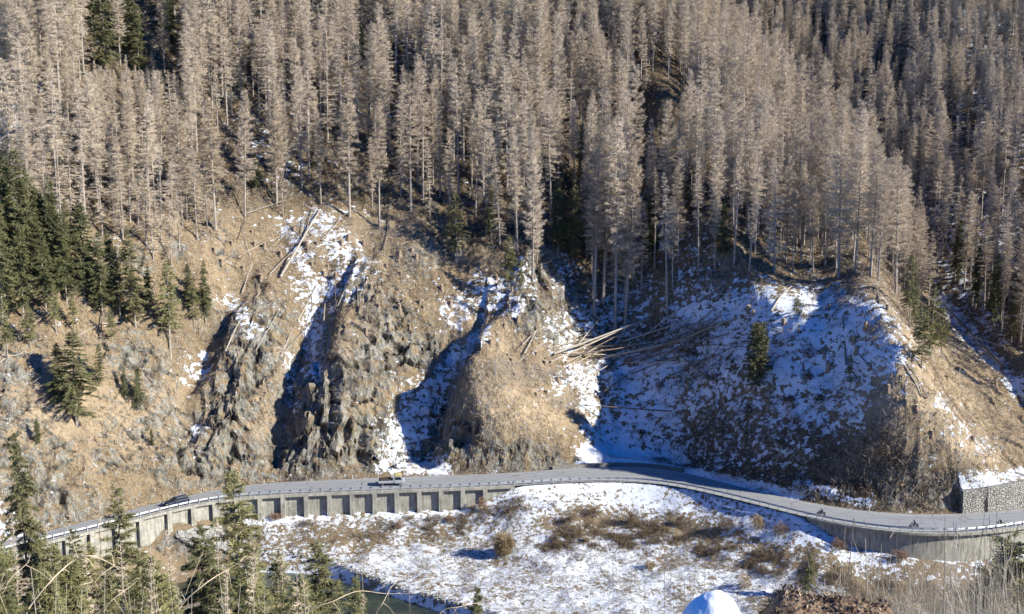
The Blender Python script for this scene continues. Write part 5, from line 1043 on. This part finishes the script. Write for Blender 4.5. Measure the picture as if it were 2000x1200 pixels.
# felling slash: straight sticks strewn over the slopes
q, n_ = pick_pts(slope_ok*low*(.25+sst(.5, .65, nz2))*(1+1.2*np.clip(MK['dark'], 0, 1)), 1500)
d_ = rng.normal(0, 1, (1500, 3))+np.array([0, .5, .5]); d_ -= n_*(d_*n_).sum(1)[:, None]*.9; d_ = norm(d_); l_ = rng.gamma(2.2, .75, 1500)[:, None]+.5; w_ = norm(np.cross(d_, n_))*rng.uniform(.025, .065, (1500, 1)); u_ = norm(np.cross(w_, d_))*np.linalg.norm(w_, axis=1)[:, None]; q = q+n_*.12; e_ = q+d_*l_
stuff('felling_slash', np.concatenate([np.stack([q-w_, q+u_, e_], 1), np.stack([q+u_, q+w_, e_], 1), np.stack([q+w_, q-w_, e_+w_*.5], 1), np.stack([q-w_, e_+w_*.5, e_-w_*.5], 1)]), M_log, 'pale sticks and lopped branches strewn over the felled slopes')
# packed spruces filling the left-hand stand
for px, py, t_, wd in [(20, 480, 300, 1.), (55, 500, 330, 1.), (90, 520, 380, 1.), (0, 520, 330, 1.1), (45, 620, 440, 1.1), (150, 540, 400, 1.), (90, 610, 450, 1.1), (10, 590, 380, 1.2), (180, 600, 470, 1.), (235, 620, 480, 1.), (70, 470, 350, .9), (130, 500, 390, .9), (110, 570, 400, 1.1), (60, 560, 370, 1.1), (220, 580, 450, .9), (-20, 620, 430, 1.1)]:
    single('lit_spruce' if rng.random() < .6 else 'spruce', px, py, t_, 'green spruce packed among others in the left-hand stand above the scree', 'spruce', group='spruces packed in the left-hand stand', wide=wd)
for px, py, t_ in [(60, 470, 250), (120, 460, 240), (160, 470, 280), (200, 460, 250), (240, 470, 270), (285, 480, 260), (315, 470, 280), (350, 480, 290), (385, 465, 270), (335, 520, 360), (300, 510, 350), (270, 440, 230), (405, 440, 250), (140, 430, 220), (90, 420, 200), (220, 420, 210), (365, 430, 240)]:
    single('low_larch', px, py, t_, 'bare low-branched larch at the lower fringe of the wood behind the spruces', 'larch', 'larch_tree', 'low-branched larches behind the spruces')
for px, py, t_, key in [(960, 470, 360, 'lit_spruce'), (1500, 180, 60, 'spruce'), (1475, 110, 10, 'lit_spruce'), (1340, 420, 330, 'spruce'), (705, 120, 40, 'spruce'), (490, 100, 20, 'spruce'), (560, 60, -20, 'spruce'), (1270, 500, 380, 'spruce'), (620, 330, 260, 'spruce'), (500, 370, 290, 'spruce'), (1410, 500, 400, 'spruce')]:
    single(key, px, py, t_, 'dark spruce half hidden among the bare larches of the upper wood', 'spruce', group='spruces hidden in the upper wood', wide=1.1)
# tangled felled timber
def strew(n, boxp, ang, spread, lmin, lmax, rmin, rmax, dark, label, group):
    for _ in range(n):
        px, py = rng.uniform(boxp[0], boxp[2]), rng.uniform(boxp[1], boxp[3]); a_ = R(ang)+rng.normal(0, R(spread)); L_ = rng.uniform(lmin, lmax)
        log(px+math.cos(a_)*L_/2, py-math.sin(a_)*L_/2, px-math.cos(a_)*L_/2, py+math.sin(a_)*L_/2, float(rng.uniform(rmin, rmax)), label, lift=float(rng.uniform(.15, .7)), dark=rng.random() < dark, group=group, stubs=int(rng.integers(3, 9)))
strew(30, (1180, 630, 1400, 720), 20, 16, 60, 170, .09, .2, .6, 'trunk in the tangled heap of felled timber across the shaded gully', 'felled trunks heaped across the shaded gully')
strew(14, (1050, 640, 1180, 740), 28, 18, 40, 110, .07, .15, .1, 'pale trunk among the felled timber at the head of the knob', 'felled trunks at the head of the knob')
strew(24, (450, 440, 700, 740), 65, 22, 30, 100, .06, .12, .2, 'thin pale stem lying down the felled slope left of centre', 'thin stems lying down the felled slope')
strew(16, (1330, 740, 1680, 880), 45, 40, 30, 90, .06, .13, .8, 'dark stem half buried in the lower snow bowl', 'dark stems in the lower snow bowl')
strew(10, (1690, 640, 1900, 830), -45, 20, 40, 90, .06, .11, .3, 'thin stem lying down the sunlit spur', 'thin stems on the sunlit spur')
for px, pt, d_ in [(95, 1015, 80), (160, 1040, 70), (310, 1060, 72), (350, 1030, 84), (415, 1010, 88), (520, 1040, 80), (570, 1090, 66), (605, 1120, 60), (20, 1010, 74), (275, 1110, 58), (480, 1090, 62), (700, 1150, 66)]:
    near('near_sparse', px, pt, d_, 20, 'thin bare larch mixed with the near spruces at the lower left', 'larch', 'larch_tree', .8, group='thin bare larches among the near spruces')
for px, pt, d_ in [(75, 1035, 80), (105, 1060, 76), (175, 1050, 80), (205, 1065, 74), (140, 1085, 70), (25, 1060, 72)]:
    near('near_olive', px, pt, d_, 30, 'olive spruce tip screening the left end of the road wall', wide=1.25, group='olive spruces before the left end of the wall')
# pale twiggy scrub close to the camera at the lower right
M_reed = strawmat('pale_scrub', (.36, .31, .24), (.52, .46, .36), (.22, .18, .13))
for px, pt, d_, w_ in [(1720, 1120, 19, 2.6), (1790, 1110, 18, 2.6), (1850, 1100, 17, 2.4), (1910, 1090, 15, 2.2), (1960, 1080, 14, 2.2), (1670, 1140, 21, 2.4), (1985, 1110, 13, 2.0)]:
    t_ = stem_pt(px, pt, d_); zg = gz(t_.x, t_.y); h = t_.z-zg; n = 900; r_ = empty('scrub_bush', (t_.x, t_.y, zg)); tag(r_, 'pale leafless scrub of thin upright twigs in the lower right corner', 'scrub', 'pale scrub in the lower right corner')
    a0 = rng.normal(0, w_*.10, (n, 3))*np.array([1, 1, 0]); tp = a0*3.2+np.array([0, 0, h])*rng.uniform(.72, 1.02, (n, 1))+rng.normal(0, .08, (n, 3)); md_ = a0*1.6+(tp-a0)*.5; s_ = np.array([.008, 0, 0]); k2 = rng.random(n); p2 = md_+(tp-md_)*k2[:, None]; e2_ = p2+rng.normal(0, .16, (n, 3))+np.array([0, 0, .32])
    link('twigs', tri_mesh('scrub_twigs', np.concatenate([np.stack([a0-s_, a0+s_, md_], 1), np.stack([md_-s_*.8, md_+s_*.8, tp], 1), np.stack([a0+s_, md_+s_*.8, md_-s_*.8], 1), np.stack([p2-s_*.7, p2+s_*.7, e2_], 1)])), M_reed, r_)
